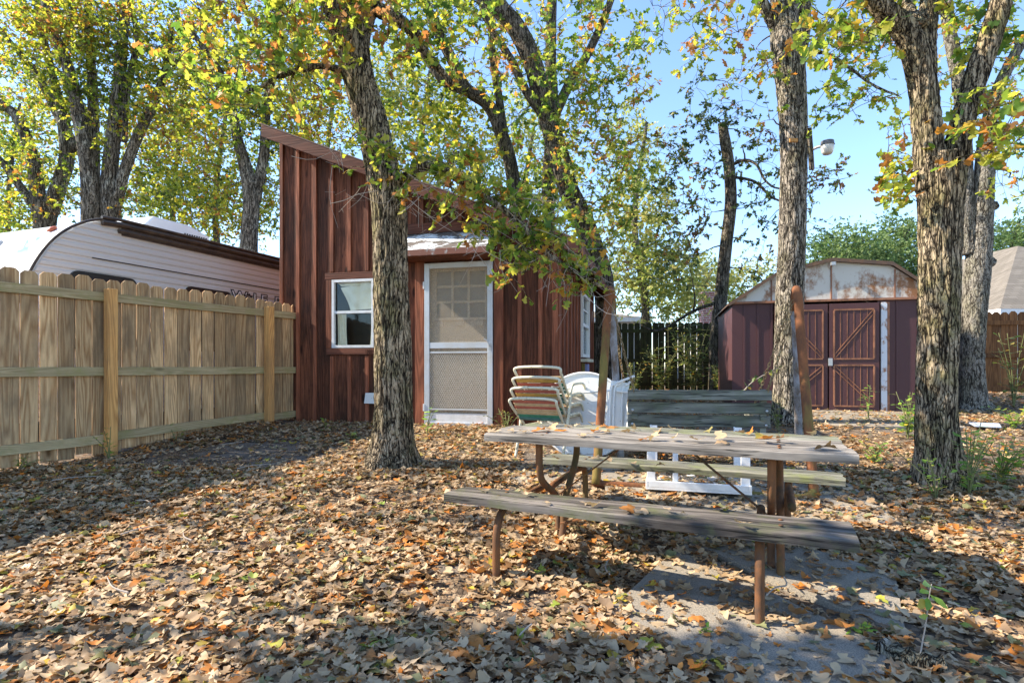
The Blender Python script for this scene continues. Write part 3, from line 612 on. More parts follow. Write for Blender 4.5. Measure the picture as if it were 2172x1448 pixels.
left_spec = [
 ('broad lichened oak branching low at the far left, behind the trailer', 13.0, [([(98, 760, 78), (96, 560, 60), (95, 480, 52), (100, 430, 54)], 13, 13),
   ([(85, 460, 40), (72, 350, 32), (40, 255, 27), (0, 220, 23), (-60, 180, 18)], 13, 12.7), ([(105, 450, 44), (128, 385, 36), (142, 330, 35), (132, 240, 29), (116, 180, 22), (92, 80, 18), (70, -30, 14)], 13, 13),
   ([(82, 450, 28), (40, 392, 22), (0, 340, 19), (-60, 300, 15)], 13, 12.8), ([(165, 320, 24), (120, 240, 22), (80, 160, 18), (30, 100, 15), (-20, 40, 12)], 13, 13.4)],
   [(40, 350, 13, 110, 100, 1.2, 40, 17), (80, 180, 13, 120, 100, 1.3, 46, 17), (30, 40, 13, 140, 100, 1.4, 50, 17), (0, 480, 13, 70, 60, 1, 18, 15), (120, 60, 13, 90, 80, 1.2, 26, 16)], 21),
 ('grey lichened trunk leaning left, second from the left behind the trailer', 12.2, [([(190, 760, 52), (192, 470, 44), (185, 350, 36), (162, 220, 33), (140, 130, 28), (110, 60, 22), (85, -40, 18)], 12.2, 12.2)],
   [(170, 130, 12.2, 110, 110, 1, 42, 17), (120, 10, 12.2, 120, 70, 1, 36, 16), (160, 400, 12.6, 60, 70, .7, 12, 14)], 22),
 ('straight pale patched trunk between the two lichened oaks behind the trailer', 12.0, [([(212, 760, 36), (200, 470, 31), (199, 330, 28), (197, 200, 25), (190, 90, 20), (186, -60, 16)], 12.6, 12.6)],
   [(220, 250, 12.6, 70, 110, .8, 26, 16), (210, 60, 12.6, 90, 90, 1, 34, 16)], 23),
 ('dark upright oak with a limb slanting right, behind the trailer air conditioner', 12.4, [([(236, 760, 60), (236, 480, 50), (232, 380, 38), (245, 250, 33), (255, 150, 28), (262, 60, 24), (275, -60, 20)], 12.4, 12.4),
   ([(246, 440, 28), (262, 370, 26), (292, 290, 24), (328, 215, 20), (352, 140, 15), (365, 50, 10)], 12.4, 12.2), ([(262, 300, 18), (268, 200, 18), (290, 90, 14), (280, 20, 12)], 12.4, 12.6)],
   [(330, 200, 12.3, 90, 110, 1, 52, 17), (280, 60, 12.4, 110, 90, 1.1, 50, 17), (330, 400, 12.6, 80, 70, .9, 26, 16), (400, 90, 12.4, 80, 100, 1, 36, 16)], 24),
 ('forked dark oak just left of the brown shed, beyond the trailer', 11.6, [([(530, 760, 46), (528, 520, 39), (533, 430, 36), (522, 360, 30), (505, 300, 24), (492, 230, 20), (465, 150, 16), (400, 60, 12)], 11.6, 11.4),
   ([(540, 425, 28), (560, 330, 23), (566, 220, 20), (592, 100, 16), (600, -40, 12)], 11.6, 11.7)],
   [(440, 230, 11.5, 110, 100, 1, 58, 17), (500, 80, 11.5, 120, 90, 1.1, 56, 17), (600, 230, 11.8, 90, 110, 1, 50, 17), (640, 80, 11.7, 110, 90, 1, 44, 16), (440, 400, 12, 70, 70, .8, 26, 16), (560, 420, 12.2, 50, 70, .6, 18, 15)], 25)]
for lab, d, limbs, blobs, sd in left_spec:
    tree('oak_tree', lab, 'tree', limbs, blobs, MAT['bark_far'], MAT['leaf_yellow'], (.065, .105), ST_FAR, 0, None, .42, True, 0, sd, dens=3.0)
far_spec = [   # px of the trunk, d, crown blobs
 ('far yellow-green tree low at the left edge beyond the trailer', 20, 30, 20, [(20, 420, 20, 150, 130, 2, 70, 22), (60, 250, 20, 150, 120, 2, 50, 20)], 'leaf_yellow'),
 ('far yellow-green tree above the trailer air conditioner', 20, 380, 21, [(370, 400, 21, 120, 110, 2, 90, 22), (330, 250, 21, 130, 120, 2, 60, 22)], 'leaf_yellow'),
 ('far yellow-green tree just left of the shed gable', 20, 470, 22, [(500, 430, 22, 90, 100, 2, 60, 22), (480, 250, 22, 120, 120, 2, 50, 22)], 'leaf_yellow'),
 ('far pale tree seen over the high end of the shed roof', 20, 700, 21, [(700, 200, 21, 130, 140, 2, 90, 22), (640, 330, 21, 80, 60, 2, 20, 20)], 'leaf_yellow'),
 ('far pale tree over the middle of the shed roof', 21, 900, 22, [(900, 260, 22, 120, 130, 2, 80, 22), (980, 380, 22, 90, 80, 2, 40, 22), (820, 180, 22, 80, 120, 2, 40, 20)], 'leaf_far'),
 ('far pale tree over the low end of the shed roof', 21, 1120, 23, [(1120, 300, 23, 110, 130, 2, 60, 22), (1150, 430, 23, 100, 80, 2, 40, 22)], 'leaf_far'),
 ('pale yellow tree right of the leaning trunk, above the back fence', 21, 1360, 19, [(1360, 440, 19, 80, 110, 1.6, 60, 20), (1400, 590, 19, 110, 90, 1.5, 90, 22), (1330, 290, 19, 70, 60, 1.2, 18, 18)], 'leaf_far'),
 ('far yellow-green tree behind the brick chimney', 21, 1500, 25, [(1480, 610, 25, 110, 70, 2, 70, 22), (1590, 600, 25, 90, 60, 2, 36, 20)], 'leaf_far'),
 ('rounded green tree behind the metal barn roof', 21, 1810, 24, [(1800, 545, 24, 95, 65, 2, 130, 24)], 'leaf_fargreen'),
 ('feathery pale green tree between barn and forked oak', 21, 1920, 26, [(1920, 550, 26, 90, 80, 2, 130, 22), (1900, 500, 26, 40, 45, 1, 20, 18)], 'leaf_fargreen'),
 ('far green tree above the shingled roof at the right edge', 21, 2150, 28, [(2150, 530, 28, 90, 60, 2, 100, 22), (2230, 500, 28, 90, 80, 2, 60, 22)], 'leaf_fargreen')]
for i, (lab, _, px, d, blobs, lm) in enumerate(far_spec):
    top = min(b[1] for b in blobs)
    tree('background_tree', lab, 'tree', [([(px, 777 + .6 * F / d + 10, 24), (px + 9, 650, 18), (px - 14, (650 + top) / 2, 13), (px + 12, top - 30, 7)], d, d)], blobs, MAT['bark_far'], MAT[lm], (.10, .155), ST_FAR, 0, None, .75, False, 0, 40 + i, dens=3.4)
# unseen oak off the left edge, its crown placed to dapple the yard
tree('oak_tree', 'unseen oak beyond the left edge, crown placed to shade the front of the yard', 'tree', [([(-1700, 1250, 120), (-1690, 900, 100), (-1640, 500, 90), (-1600, 0, 80), (-1580, -800, 60)], 2.9, 2.9)],
 [(-1700, -600, 2.6, 1400, 700, .6, 60, 18), (-700, -520, 2.5, 900, 280, .5, 55, 18), (-950, -350, 4.6, 420, 480, .5, 26, 15), (-900, -250, 6.2, 420, 420, .7, 40, 16)], MAT['bark_dark'], MAT['leaf_yellow'], (.10, .14), ST_FAR, 0, None, .35, True, 0, 77)
random.seed(5); np.random.seed(5)
# ------------------------------------------------------------------ left fence
def picket(m, c, u, n, w, z0, z1, th=.016, ear=.03):     # c: centre point (xy), u along the fence, n normal
    c = Vector((c.x, c.y, 0)); a = c - u * w / 2; b = c + u * w / 2; t = n * th
    pts = [a + Vector((0, 0, z0)), b + Vector((0, 0, z0)), b + Vector((0, 0, z1 - ear)), b - u * ear + Vector((0, 0, z1)), a + u * ear + Vector((0, 0, z1)), a + Vector((0, 0, z1 - ear))]
    m.prism(pts, t)
FU = Vector((.459, .888, 0)).normalized(); FN = Vector((FU.y, -FU.x, 0))      # normal faces the yard
F0 = Vector((-4.5, 4.97, 0))
fence = empty('wooden_fence', F0, math.atan2(FU.y, FU.x) - R(90), 'new tan picket fence running along the left side of the yard', 'fence')
# local frame: y along the fence, x towards the yard
posts = [-4.1, -1.60, .86, 2.76]
def fz(y): q = F0 + FU * y; return gz(q.x, q.y)
lu = Vector((0, 1, 0)); ln = Vector((1, 0, 0))
for bi in range(len(posts)):
    y0 = posts[bi]; y1 = posts[bi + 1] if bi < len(posts) - 1 else 3.50
    m = MB(); y = y0 + .01
    while y < y1 - .015:
        w = .137 + random.uniform(-.004, .004)
        if y + w > y1 + .02: w = max(.03, y1 - y)
        m.rnd = random.random(); picket(m, Vector((-.034 + random.uniform(-.005, .005), y + w / 2, 0)), lu, ln, w, fz(y) + random.uniform(.0, .05), 2.035 + random.uniform(-.012, .014) - (.03 if bi == 3 else 0))
        y += w + random.choice((.005, .007, .009, .015))
    m.rnd = None; m.build('picket_panel', MAT['fence'], fence, bevel=.004)
    for z in (1.85, 1.10, .42):
        m = MB(); dz = (.1 if z < 1 else .0) * (y0 / 3); m.bar((.007, y0 - .01, z + dz * .6), (.007, y1 + .01, z + (.09 if z < 1 and bi >= 2 else 0)), .038, .088)
        m.build('rail', MAT['fence_rail'], fence, bevel=.003)
for y in posts:
    m = MB(); m.box((.07, y, .92), (.088, .09, 2.02)); m.build('post', MAT['fence_post'], fence, bevel=.004)
# ------------------------------------------------------------------ back and right fences
def simple_fence(name, label, A, B, zt, zb, rails, mat, gap, postx, w=.14, ear=.03):
    A = Vector(A); B = Vector(B); L = (B - A).length; u = (B - A).normalized(); rt = empty(name, A, math.atan2(u.y, u.x), label, 'fence')
    m = MB(); x = 0; U = Vector((1, 0, 0)); Nn = Vector((0, -1, 0))
    while x < L:
        picket(m, Vector((x + w / 2, .03, 0)), U, Nn, w, zb + random.uniform(0, .04), zt + random.uniform(-.02, .015), .016, ear); x += w + random.choice(gap)
    m.build('picket_panel', mat, rt)
    for z in rails: MB().box((L / 2, -.005, z), (L, .036, .085)).build('rail', mat, rt)
    for px in postx: MB().box((px, -.07, (zt + zb) / 2 - .05), (.09, .09, zt - zb - .02)).build('post', mat, rt, bevel=.003)
simple_fence('wooden_fence', 'dark mossy picket fence across the back of the yard', (.8, 14.2, 0), (7.5, 13.8, 0), 2.24, .45, (2.03, 1.30, .72), MAT['dark_fence'], (.004, .008, .014, .022), (.6, 3.1, 5.6))
simple_fence('wooden_fence', 'reddish brown picket fence behind the gnarled oak at the right', (7.5, 10.9, 0), (13.5, 10.4, 0), 2.2, .66, (1.98, 1.36, .72), MAT['brown_fence'], (.004, .012, .02), (.9, 3.4, 5.8), .14, .045)
# ------------------------------------------------------------------ shed (local: x = along the front to the left, measured negative; y back)
shed = empty('garden_shed', (SH.x, SH.y, 0), -SHR, 'tall reddish-brown board and batten shed with a single-slope roof', 'shed')
# local frame: +X right along front, +Y back ; front wall spans x -3.9..0
Z0 = .34; SL = .418
def roofz(x): return 2.70 + (-x) * SL         # underside of roof at wall, x<=0 to the left
WX0, WX1, WZ0, WZ1 = -3.09, -2.46, 1.40, 2.32
DX0, DX1, DZ0, DZ1 = -1.736, -.817, .365, 2.48
m = MB(); bt = MB()
x = -SHW; bw = .262
openings = [(WX0, WX1, WZ0, WZ1), (DX0, DX1, DZ0, DZ1)]
edges = sorted(set([-SHW + bw * i for i in range(15)] + [WX0, WX1, DX0, DX1, 0])); edges = [e for e in edges if e <= 0]
for a, b in zip(edges[:-1], edges[1:]):
    if b - a < .001: continue
    mid = (a + b) / 2; segs = [(Z0, None)]
    rn = random.Random(int((mid + 9) / bw)).random()
    for (o0, o1, q0, q1) in openings:
        if o0 <= mid <= o1: segs = [(Z0, q0), (q1, None)]
    for s0, s1 in segs:
        ta = roofz(a) if s1 is None else s1; tb = roofz(b) if s1 is None else s1
        m.prism([(a, 0, s0), (b, 0, s0), (b, 0, tb), (a, 0, ta)], (0, .02, 0), rn)
front = m.build('front_wall', MAT['shed'], shed)
k = 0
for i in range(15):
    bx = -SHW + bw * i + .02
    if bx > -.05: break
    segs = [(Z0 + .02, roofz(bx) - .02)]
    if WX0 - .15 < bx < WX1 + .12: segs = [(Z0 + .02, WZ0 - .11), (WZ1 + .11, roofz(bx) - .02)]
    if DX0 - .06 < bx < DX1 + .06: segs = [(2.96, roofz(bx) - .02)]
    for s0, s1 in segs:
        if s1 - s0 > .05: MB().box((bx, -.0125, (s0 + s1) / 2), (.052, .025, s1 - s0)).build('batten', MAT['shed_batten'], shed, bevel=.003)
for cx in (-.03,): MB().box((cx, -.014, (Z0 + 2.7) / 2), (.07, .028, 2.7 - Z0)).build('corner_board', MAT['shed_batten'], shed, bevel=.003)
MB().box((-SHW / 2, .03, Z0 - .09), (SHW, .03, .2)).build('skirt_board', MAT['shed'], shed)
# side wall (faces right), runs back
m = MB(); SW = (2.2, 3.2, 1.30, 2.36)
for a, b, s0, s1 in ((0, SW[0], Z0 - .1, 2.7), (SW[0], SW[1], Z0 - .1, SW[2]), (SW[0], SW[1], SW[3], 2.7), (SW[1], SHL, Z0 - .1, 2.7)):
    m.box((-.01, (a + b) / 2, (s0 + s1) / 2), (.02, b - a, s1 - s0))
m.build('side_wall', MAT['shed'], shed)
for i in range(13):
    by = .03 + i * .34
    if SW[0] - .02 < by < SW[1]: segs = [(Z0, SW[2] - .08)]
    else: segs = [(Z0, 2.68)]
    for s0, s1 in segs: MB().box((.0125, by, (s0 + s1) / 2), (.025, .05 if i else .07, s1 - s0)).build('batten', MAT['shed_batten'], shed, bevel=.003)
# far and left walls
MB().prism([(-SHW, SHL, Z0), (0, SHL, Z0), (0, SHL, roofz(0)), (-SHW, SHL, roofz(-SHW))], (0, .02, 0)).build('back_wall', MAT['shed'], shed)
MB().box((-SHW + .01, SHL / 2, (Z0 + roofz(-SHW)) / 2), (.02, SHL - .06, roofz(-SHW) - Z0 - .02)).build('side_wall', MAT['shed'], shed)
# roof
ov = .30; xr = .30; xl = -SHW - .06
def slope_quad(x0, x1, y0, y1, dz0, th):
    return [(x0, y0, roofz(x0) + dz0), (x1, y0, roofz(x1) + dz0), (x1, y1, roofz(x1) + dz0), (x0, y1, roofz(x0) + dz0)], (0, 0, th)
m = MB(); q, t = slope_quad(xl, xr, -ov, SHL + .25, .02, .02); m.prism(q, t); roof = m.build('roof', MAT['shed_trim'], shed)
m = MB(); q, t = slope_quad(xl - .03, xr + .03, -ov - .03, SHL + .28, .042, .015); m.prism(q, t); m.build('roofing_sheet', flat('old_brown_roofing', (.16, .10, .085), .8, .2, 0, (.3, .24, .2), .5, 6), roof)
for yy in (-ov, SHL + .25):
    m = MB(); m.prism([(xl, yy - .03, roofz(xl) - .12), (xr, yy - .03, roofz(xr) - .12), (xr, yy - .03, roofz(xr) + .035), (xl, yy - .03, roofz(xl) + .035)], (0, .028, 0)); m.build('fascia_board', MAT['shed_trim'], roof, bevel=.003)
MB().box((xr + .012, SHL / 2, roofz(xr) - .03), (.022, SHL + .55, .13)).build('fascia_board', MAT['shed_trim'], roof)
for i in range(8):
    yy = .25 + i * .55; m = MB(); a = Vector((-.02, yy, roofz(-.02) - .05)); b = Vector((xr - .01, yy, roofz(xr - .01) - .05)); m.bar(a, b, .04, .09); m.build('rafter_end', MAT['shed_trim'], roof)
# window
win = MB()
for a, b in (((WX0 + .02, WZ0, WZ1), 'v'), ((WX1 - .02, WZ0, WZ1), 'v')): win.box((a[0], -.012, (a[1] + a[2]) / 2), (.035, .045, a[2] - a[1]))
for z in (WZ0 + .018, WZ1 - .018): win.box(((WX0 + WX1) / 2, -.012, z), (WX1 - WX0 - .075, .045, .035))
window = win.build('window', MAT['white_paint'], shed, bevel=.002)
MB().box(((WX0 + WX1) / 2, -.008, 1.88), (WX1 - WX0 - .075, .04, .035)).build('sash_rail', MAT['white_paint'], window, bevel=.002)
MB().box(((WX0 + WX1) / 2, .008, (WZ0 + WZ1) / 2), (WX1 - WX0 - .075, .004, WZ1 - WZ0 - .07)).build('pane', MAT['glass'], window)
def cloth(pts, nx, nz, amp, fr, y, name='curtain', fold=0):
    (x0, z0), (x1, z1), (x2, z2), (x3, z3) = pts; v = []; 
    for j in range(nz + 1):
        for i in range(nx + 1):
            u = i / nx; w = j / nz; xx = (x0 * (1 - u) + x1 * u) * (1 - w) + (x3 * (1 - u) + x2 * u) * w; zz = (z0 * (1 - u) + z1 * u) * (1 - w) + (z3 * (1 - u) + z2 * u) * w
            v.append((xx, y + amp * math.sin(u * fr + w * fold) + amp * .5 * math.sin(w * 5 + u * 3), zz))
    mm = MB(); mm.add(v, [(j * (nx + 1) + i, j * (nx + 1) + i + 1, (j + 1) * (nx + 1) + i + 1, (j + 1) * (nx + 1) + i) for j in range(nz) for i in range(nx)], 0)
    return mm.build(name, MAT['curtain'], window, smooth=True)
cloth([(WX0 + .04, 1.42), (WX0 + .19, 1.42), (WX0 + .17, 1.88), (WX0 + .04, 1.88)], 20, 6, .012, 18, .06)
cloth([(WX1 - .11, 1.42), (WX1 - .03, 1.42), (WX1 - .03, 1.88), (WX1 - .07, 1.88)], 14, 6, .012, 14, .06)
cloth([(WX0 + .24, 1.91), (WX1 - .03, 1.93), (WX1 - .03, 2.29), (WX0 + .1, 2.22)], 20, 10, .014, 9, .05, 'curtain', 4)
cloth([(WX0 + .10, 2.24), (WX1 - .03, 2.24), (WX1 - .03, 2.30), (WX0 + .04, 2.30)], 20, 4, .01, 22, .045)
MB().box(((WX0 + WX1) / 2, .45, (WZ0 + WZ1) / 2), (1.0, .02, 1.3)).build('shade_backing', flat('painted_room_shade', (.06, .055, .05), .9, .1), shed)  # backing sheet whose dark colour paints the shade of the room
def trim(x0, x1, z0, z1, name='window_trim', th=.03, ma='shed_batten', y=-.03):
    return MB().box(((x0 + x1) / 2, y + .012, (z0 + z1) / 2), (x1 - x0, th, z1 - z0)).build(name, MAT[ma], shed, bevel=.003)
trim(WX0 - .10, WX1 + .12, WZ1 + .005, WZ1 + .095, ma='shed_trim'); trim(WX0 - .08, WX1 + .14, WZ0 - .09, WZ0 - .005, ma='shed_trim')
trim(WX0 - .085, WX0 - .005, WZ0 - .002, WZ1 + .002); trim(WX1 + .005, WX1 + .085, WZ0 - .002, WZ1 + .002)
# carved year on the sill board
def text_mesh(s, size, name, mat, parent, loc, rot, off=0, ext=.001, xs=1):
    cu = bpy.data.curves.new(name, 'FONT'); cu.body = s; cu.size = size; cu.extrude = ext; cu.offset = off; cu.resolution_u = 3
    t = bpy.data.objects.new(name + '_tmp', cu); C.objects.link(t); dg = bpy.context.evaluated_depsgraph_get(); dg.update()
    me = bpy.data.meshes.new_from_object(t.evaluated_get(dg)); C.objects.unlink(t); bpy.data.objects.remove(t)
    me.materials.clear(); me.materials.append(mat); o = bpy.data.objects.new(name, me); C.objects.link(o); o.parent = parent; o.location = loc; o.rotation_euler = rot; o.scale = (xs, 1, 1); return o
text_mesh('1989', .075, 'carved_year', flat('carved_dark_wood', (.05, .02, .014), .9, .1), shed, (WX1 - .13, -.036, WZ0 - .076), (R(90), 0, 0), 0, .001, .75)
# side window
m = MB(); y0, y1, z0, z1 = SW
for yy in (y0 + .03, y1 - .03): m.box((.02, yy, (z0 + z1) / 2), (.06, .06, z1 - z0))
for zz in (z0 + .03, z1 - .03, (z0 + z1) / 2): m.box((.02, (y0 + y1) / 2, zz), (.05, y1 - y0 - .13, .05))
sw = m.build('window', MAT['white_metal'], shed); MB().box((.0, (y0 + y1) / 2, (z0 + z1) / 2), (.004, y1 - y0 - .12, z1 - z0 - .1)).build('pane', MAT['glass'], sw)
MB().box((.01, (y0 + y1) / 2, (z0 + 3 * z1) / 4), (.02, y1 - y0 - .12, .025)).build('muntin', MAT['white_metal'], sw)
MB().box((-.3, (y0 + y1) / 2, (z0 + z1) / 2), (.02, 1.2, 1.2)).build('shade_backing', MAT['dark'], shed)  # sheet close behind the glass, interior darkness painted on as its colour
MB().box((.06, y0 + .45, z0 - .05), (.12, .95, .05)).build('window_sill', MAT['cream_metal'], sw)
MB().box((.06, y0 + .3, z0 - .24), (.09, .2, .26)).build('junction_box', MAT['bluebox'], shed, bevel=.008)
MB().box((.05, y0 + .02, z0 - .22), (.05, .07, .24)).build('pipe_bracket', MAT['pipe_orange'], shed, bevel=.005)
# door casing + screen door
trim(DX0 - .135, DX0 - .012, Z0, DZ1 + .05, 'door_casing', .035); trim(DX1 + .012, DX1 + .135, Z0, DZ1 + .05, 'door_casing', .035)
MB().box(((DX0 + DX1) / 2, -.05, Z0 - .01), (DX1 - DX0 + .27, .14, .045)).build('threshold', MAT['shed_trim'], shed, bevel=.004)
door = MB(); fw = .07; dy = -.035
for xx in (DX0 + fw / 2, DX1 - fw / 2): door.box((xx, dy, (DZ0 + DZ1) / 2), (fw, .03, DZ1 - DZ0))
for zz, hh in ((DZ1 - .035, .07), (DZ0 + .035, .07)): door.box(((DX0 + DX1) / 2, dy, zz), (DX1 - DX0 - 2 * fw - .002, .03, hh))
sdoor = door.build('screen_door', MAT['alu'], shed, bevel=.004)
for zz, hh in ((1.42, .075), (1.33, .02), (.60, .02)): MB().box(((DX0 + DX1) / 2, dy, zz), (DX1 - DX0 - 2 * fw - .002, .024, hh)).build('crossbar', MAT['alu'], sdoor, bevel=.002)
MB().box(((DX0 + DX1) / 2, dy + .004, .49), (DX1 - DX0 - 2 * fw - .002, .012, .12)).build('kick_panel', MAT['white_paint'], sdoor)
MB().box(((DX0 + DX1) / 2, dy + .006, (1.385 + DZ1 - .07) / 2), (DX1 - DX0 - 2 * fw, .002, DZ1 - .07 - 1.385)).build('insect_screen', MAT['screen'], sdoor)
MB().box(((DX0 + DX1) / 2, dy + .008, .965), (DX1 - DX0 - 2 * fw, .002, .84)).build('insect_screen', MAT['screen'], sdoor)
m = MB(); cw = .030; ch = .026; zz = .62; row = 0
while zz < 1.32:                                         # hexagonal wire
    xx = DX0 + fw + (cw / 2 if row % 2 else 0)
    while xx < DX1 - fw - cw / 2:
        a = Vector((xx, dy - .006, zz)); b = a + Vector((0, 0, ch * .55)); c1 = b + Vector((cw / 2, 0, ch * .45)); c2 = b + Vector((-cw / 2, 0, ch * .45))
        for p, q in ((a, b), (b, c1), (b, c2)): m.tube([p, q], .0011, 3)
        xx += cw
    zz += ch; row += 1
m.build('hexagonal_wire', MAT['white_metal'], sdoor)
m = MB(); m.tube([(DX1 - .03, dy - .02, 1.40), (DX1 - .03, dy - .05, 1.41), (DX1 - .055, dy - .055, 1.47), (DX1 - .10, dy - .05, 1.50)], .008, 8); m.box((DX1 - .032, dy - .022, 1.40), (.03, .012, .09)); m.build('door_handle', MAT['zinc'], sdoor, smooth=False)
for zz in (2.2, .62): MB().box((DX0 - .006, dy - .012, zz), (.02, .02, .09)).build('hinge', MAT['white_paint'], sdoor)
m = MB(); iy = .045; cx = (DX0 + DX1) / 2; m.box((cx, iy + .02, (DZ0 + 1.78) / 2), (.86, .03, 1.78 - DZ0)); m.box((cx, iy + .02, 2.43), (.86, .03, .10))
for s in (-1, 1): m.box((cx + s * .38, iy + .02, 2.08), (.10, .03, .598))
for s in (-1, 1): m.box((cx + s * .11, iy + .02, 2.08), (.03, .024, .598))
for zz in (1.985, 2.185): m.box((cx, iy + .02, zz), (.655, .02, .03))
m.box((cx, iy - .01, 1.76), (.74, .05, .035)); 
for s in (-1, 0, 1): m.box((cx + s * .27, iy - .008, 1.70), (.09, .03, .06))
m.box((cx, iy + .0, 1.50), (.6, .012, .012)); inner = m.build('inner_door', MAT['inner_door'], shed, bevel=.003)
MB().box((cx, iy + .045, 2.08), (.70, .006, .66)).build('door_pane', flat('dusty_dark_glass', (.05, .045, .035), .35, .5, 0, (.10, .085, .06), .8, 30), inner)
# awning
m = MB(); ax0, ax1 = -2.15, -.80; m.prism([(ax0, -.028, 2.84), (ax1, -.028, 2.84), (ax1, -.40, 2.55), (ax0, -.40, 2.55)], (0, 0, .03)); awning = m.build('awning', MAT['awning'], shed)
MB().box(((ax0 + ax1) / 2, -.022, 2.94), (ax1 - ax0, .04, .13)).build('awning_ledger', MAT['shed_trim'], awning, bevel=.003)
MB().box(((ax0 + ax1) / 2, -.417, 2.545), (ax1 - ax0 + .02, .03, .075)).build('awning_fascia', rustpaint('peeling_red_fascia', (.20, .075, .05), (.5, .5, .5), .55, .6, 9), awning, bevel=.003)
MB().box(((ax0 + ax1) / 2, -.21, 2.515), (ax1 - ax0 - .02, .38, .02)).build('awning_soffit', MAT['shed'], awning)
MB().box(((ax0 + ax1) / 2, -.01, 2.69), (ax1 - ax0, .04, .2)).build('header_board', MAT['shed_trim'], awning)
m = MB(); m.prism([(-2.58, -.03, .66), (-2.42, -.03, .66), (-2.42, -.03, .80), (-2.56, -.03, .80)], (0, -.05, 0)); m.build('vent_cover', MAT['white_metal'], shed, bevel=.004)
# ------------------------------------------------------------------ metal barn
BA = P(1553, 872, 9.35); BA.z = 0; BR = -R(15)
barn = empty('metal_barn', BA, BR, 'low maroon metal barn with a rust-stained white gable and double doors', 'shed')
BW, BD, bz0, bz1 = 2.98, 2.4, .40, 2.20
def bx(px):
    k = (px - 1086) / F; return (BA.y * k - BA.x) / (math.cos(BR) - math.sin(BR) * k)
prof = [(0, bz1), (bx(1648), 2.66), (bx(1763), 2.84), (bx(1890), 2.74), (BW, bz1)]
m = MB(); m.prism([(0, 0, bz1)] + [(x, 0, z - .03) for x, z in prof[1:-1]] + [(BW, 0, bz1)], (0, .02, 0)); gab = m.build('gable_panel', MAT['barn_white'], barn)
for pxx in (1636, 1763, 1898): 
    x = bx(pxx); zt = np.interp(x, [p[0] for p in prof], [p[1] for p in prof]) - .05; MB().box((x, -.006, (bz1 + zt) / 2), (.02, .012, zt - bz1)).build('seam', MAT['barn_rust'], gab)
MB().box((BW / 2, -.02, bz1 - .005), (BW + .06, .05, .035)).build('gable_trim', MAT['barn_rust'], gab)
dx0, dx1 = bx(1640), bx(1862)
for a, b in ((0, dx0), (dx1, BW)):
    n = 3; m = MB(); m.box(((a + b) / 2, .022, (bz0 + bz1) / 2 - .01), (b - a, .02, bz1 - bz0 - .02)); fwl = m.build('front_wall', MAT['barn_maroon'], barn)
    for i in range(n):
        u1 = a + (b - a) * (i + 1) / n
        MB().box((u1 - .02, .006, (bz0 + bz1) / 2 - .01), (.03, .012, bz1 - bz0 - .02)).build('rib', MAT['barn_maroon'], fwl)
m = MB()
for xx in (.01, BW - .01): m.box((xx, BD / 2 + .03, (bz0 + bz1) / 2), (.02, BD, bz1 - bz0))
m.box((BW / 2, BD + .02, (bz0 + bz1) / 2), (BW - .05, .02, bz1 - bz0)); m.build('side_wall', MAT['barn_maroon'], barn)
MB().prism([(0, BD, bz1)] + [(x, BD, z - .03) for x, z in prof[1:-1]] + [(BW, BD, bz1)], (0, .02, 0)).build('rear_gable', MAT['barn_white'], barn)
m = MB(); pr = [(-.06, bz1 - .03)] + prof[1:-1] + [(BW + .06, bz1 - .03)]
for (xa, za), (xb, zb) in zip(pr[:-1], pr[1:]): m.prism([(xa, -.06, za), (xb, -.06, zb), (xb, BD + .06, zb), (xa, BD + .06, za)], (0, 0, .02))
broof = m.build('roof', flat('dark_rusty_roof_metal', (.085, .06, .045), .6, .4, 0, (.26, .13, .07), .7, 5), barn)
m = MB()
for (xa, za), (xb, zb) in zip(pr[:-1], pr[1:]): m.prism([(xa, -.075, za - .035), (xb, -.075, zb - .035), (xb, -.075, zb + .022), (xa, -.075, za + .022)], (0, .012, 0))
m.build('rake_trim', flat('dark_rake_trim', (.09, .06, .045), .6, .3, 0, (.2, .1, .05), .6, 8), broof)
MB().box((bx(1763), -.1, 2.76), (.06, .07, .05)).build('lamp_socket', MAT['zinc'], barn)
m = MB(); x0 = bx(1867); x1 = bx(1880); m.box(((x0 + x1) / 2, -.02, (bz0 + bz1) / 2 - .03), (x1 - x0, .04, bz1 - bz0 - .05)); m.build('white_jamb', rustpaint('rust_edged_white_jamb', (.55, .58, .62), (.38, .15, .05), .53, .6, 5), barn, bevel=.003)
MB().box((x1 + .02, -.015, (bz0 + bz1) / 2 - .03), (.03, .03, bz1 - bz0 - .05)).build('jamb_trim', MAT['barn_rust'], barn)
def barn_door(xa, xb, flip, tilt):
    w = xb - xa; m = MB(); m.box((w / 2, 0, (bz0 + bz1) / 2 - .02), (w, .025, bz1 - bz0 - .08)); o = m.build('door', MAT['barn_maroon'], barn); o.location = (xa, -.03, 0); o.rotation_euler = (0, 0, tilt)
    z0 = bz0 + .13; zm = 1.22; z1 = bz1 - .16; i = .07; m = MB(); y = -.018; t = .022
    for a, b in ((z0, zm - .05), (zm + .05, z1)):
        for zz in (a, b): m.box((w / 2, y, zz), (w - 2 * i, .012, t))
        for xx in (i, w - i): m.box((xx, y, (a + b) / 2), (t, .012, b - a - t))
    m.build('rust_frame', MAT['barn_rust'], o)
    m = MB()
    for a, b, dirn in ((zm + .05, z1, flip), (z0, zm - .05, -flip)):
        xs_ = (i + .02, w - i - .02) if dirn > 0 else (w - i - .02, i + .02)
        for off in (-.045, .045): m.bar((xs_[0], y, a + .02 + max(off, 0) * 1.5), (xs_[1] , y, b - .02 + min(off, 0) * 1.5), .01, .010, Vector((0, 0, 1)))
        nsl = 6
        for kk in range(1, nsl): m.box((i + (w - 2 * i) * kk / nsl, y + .004, (a + b) / 2), (.006, .008, b - a - t))
    m.build('cross_brace', MAT['barn_rust'], o); return o
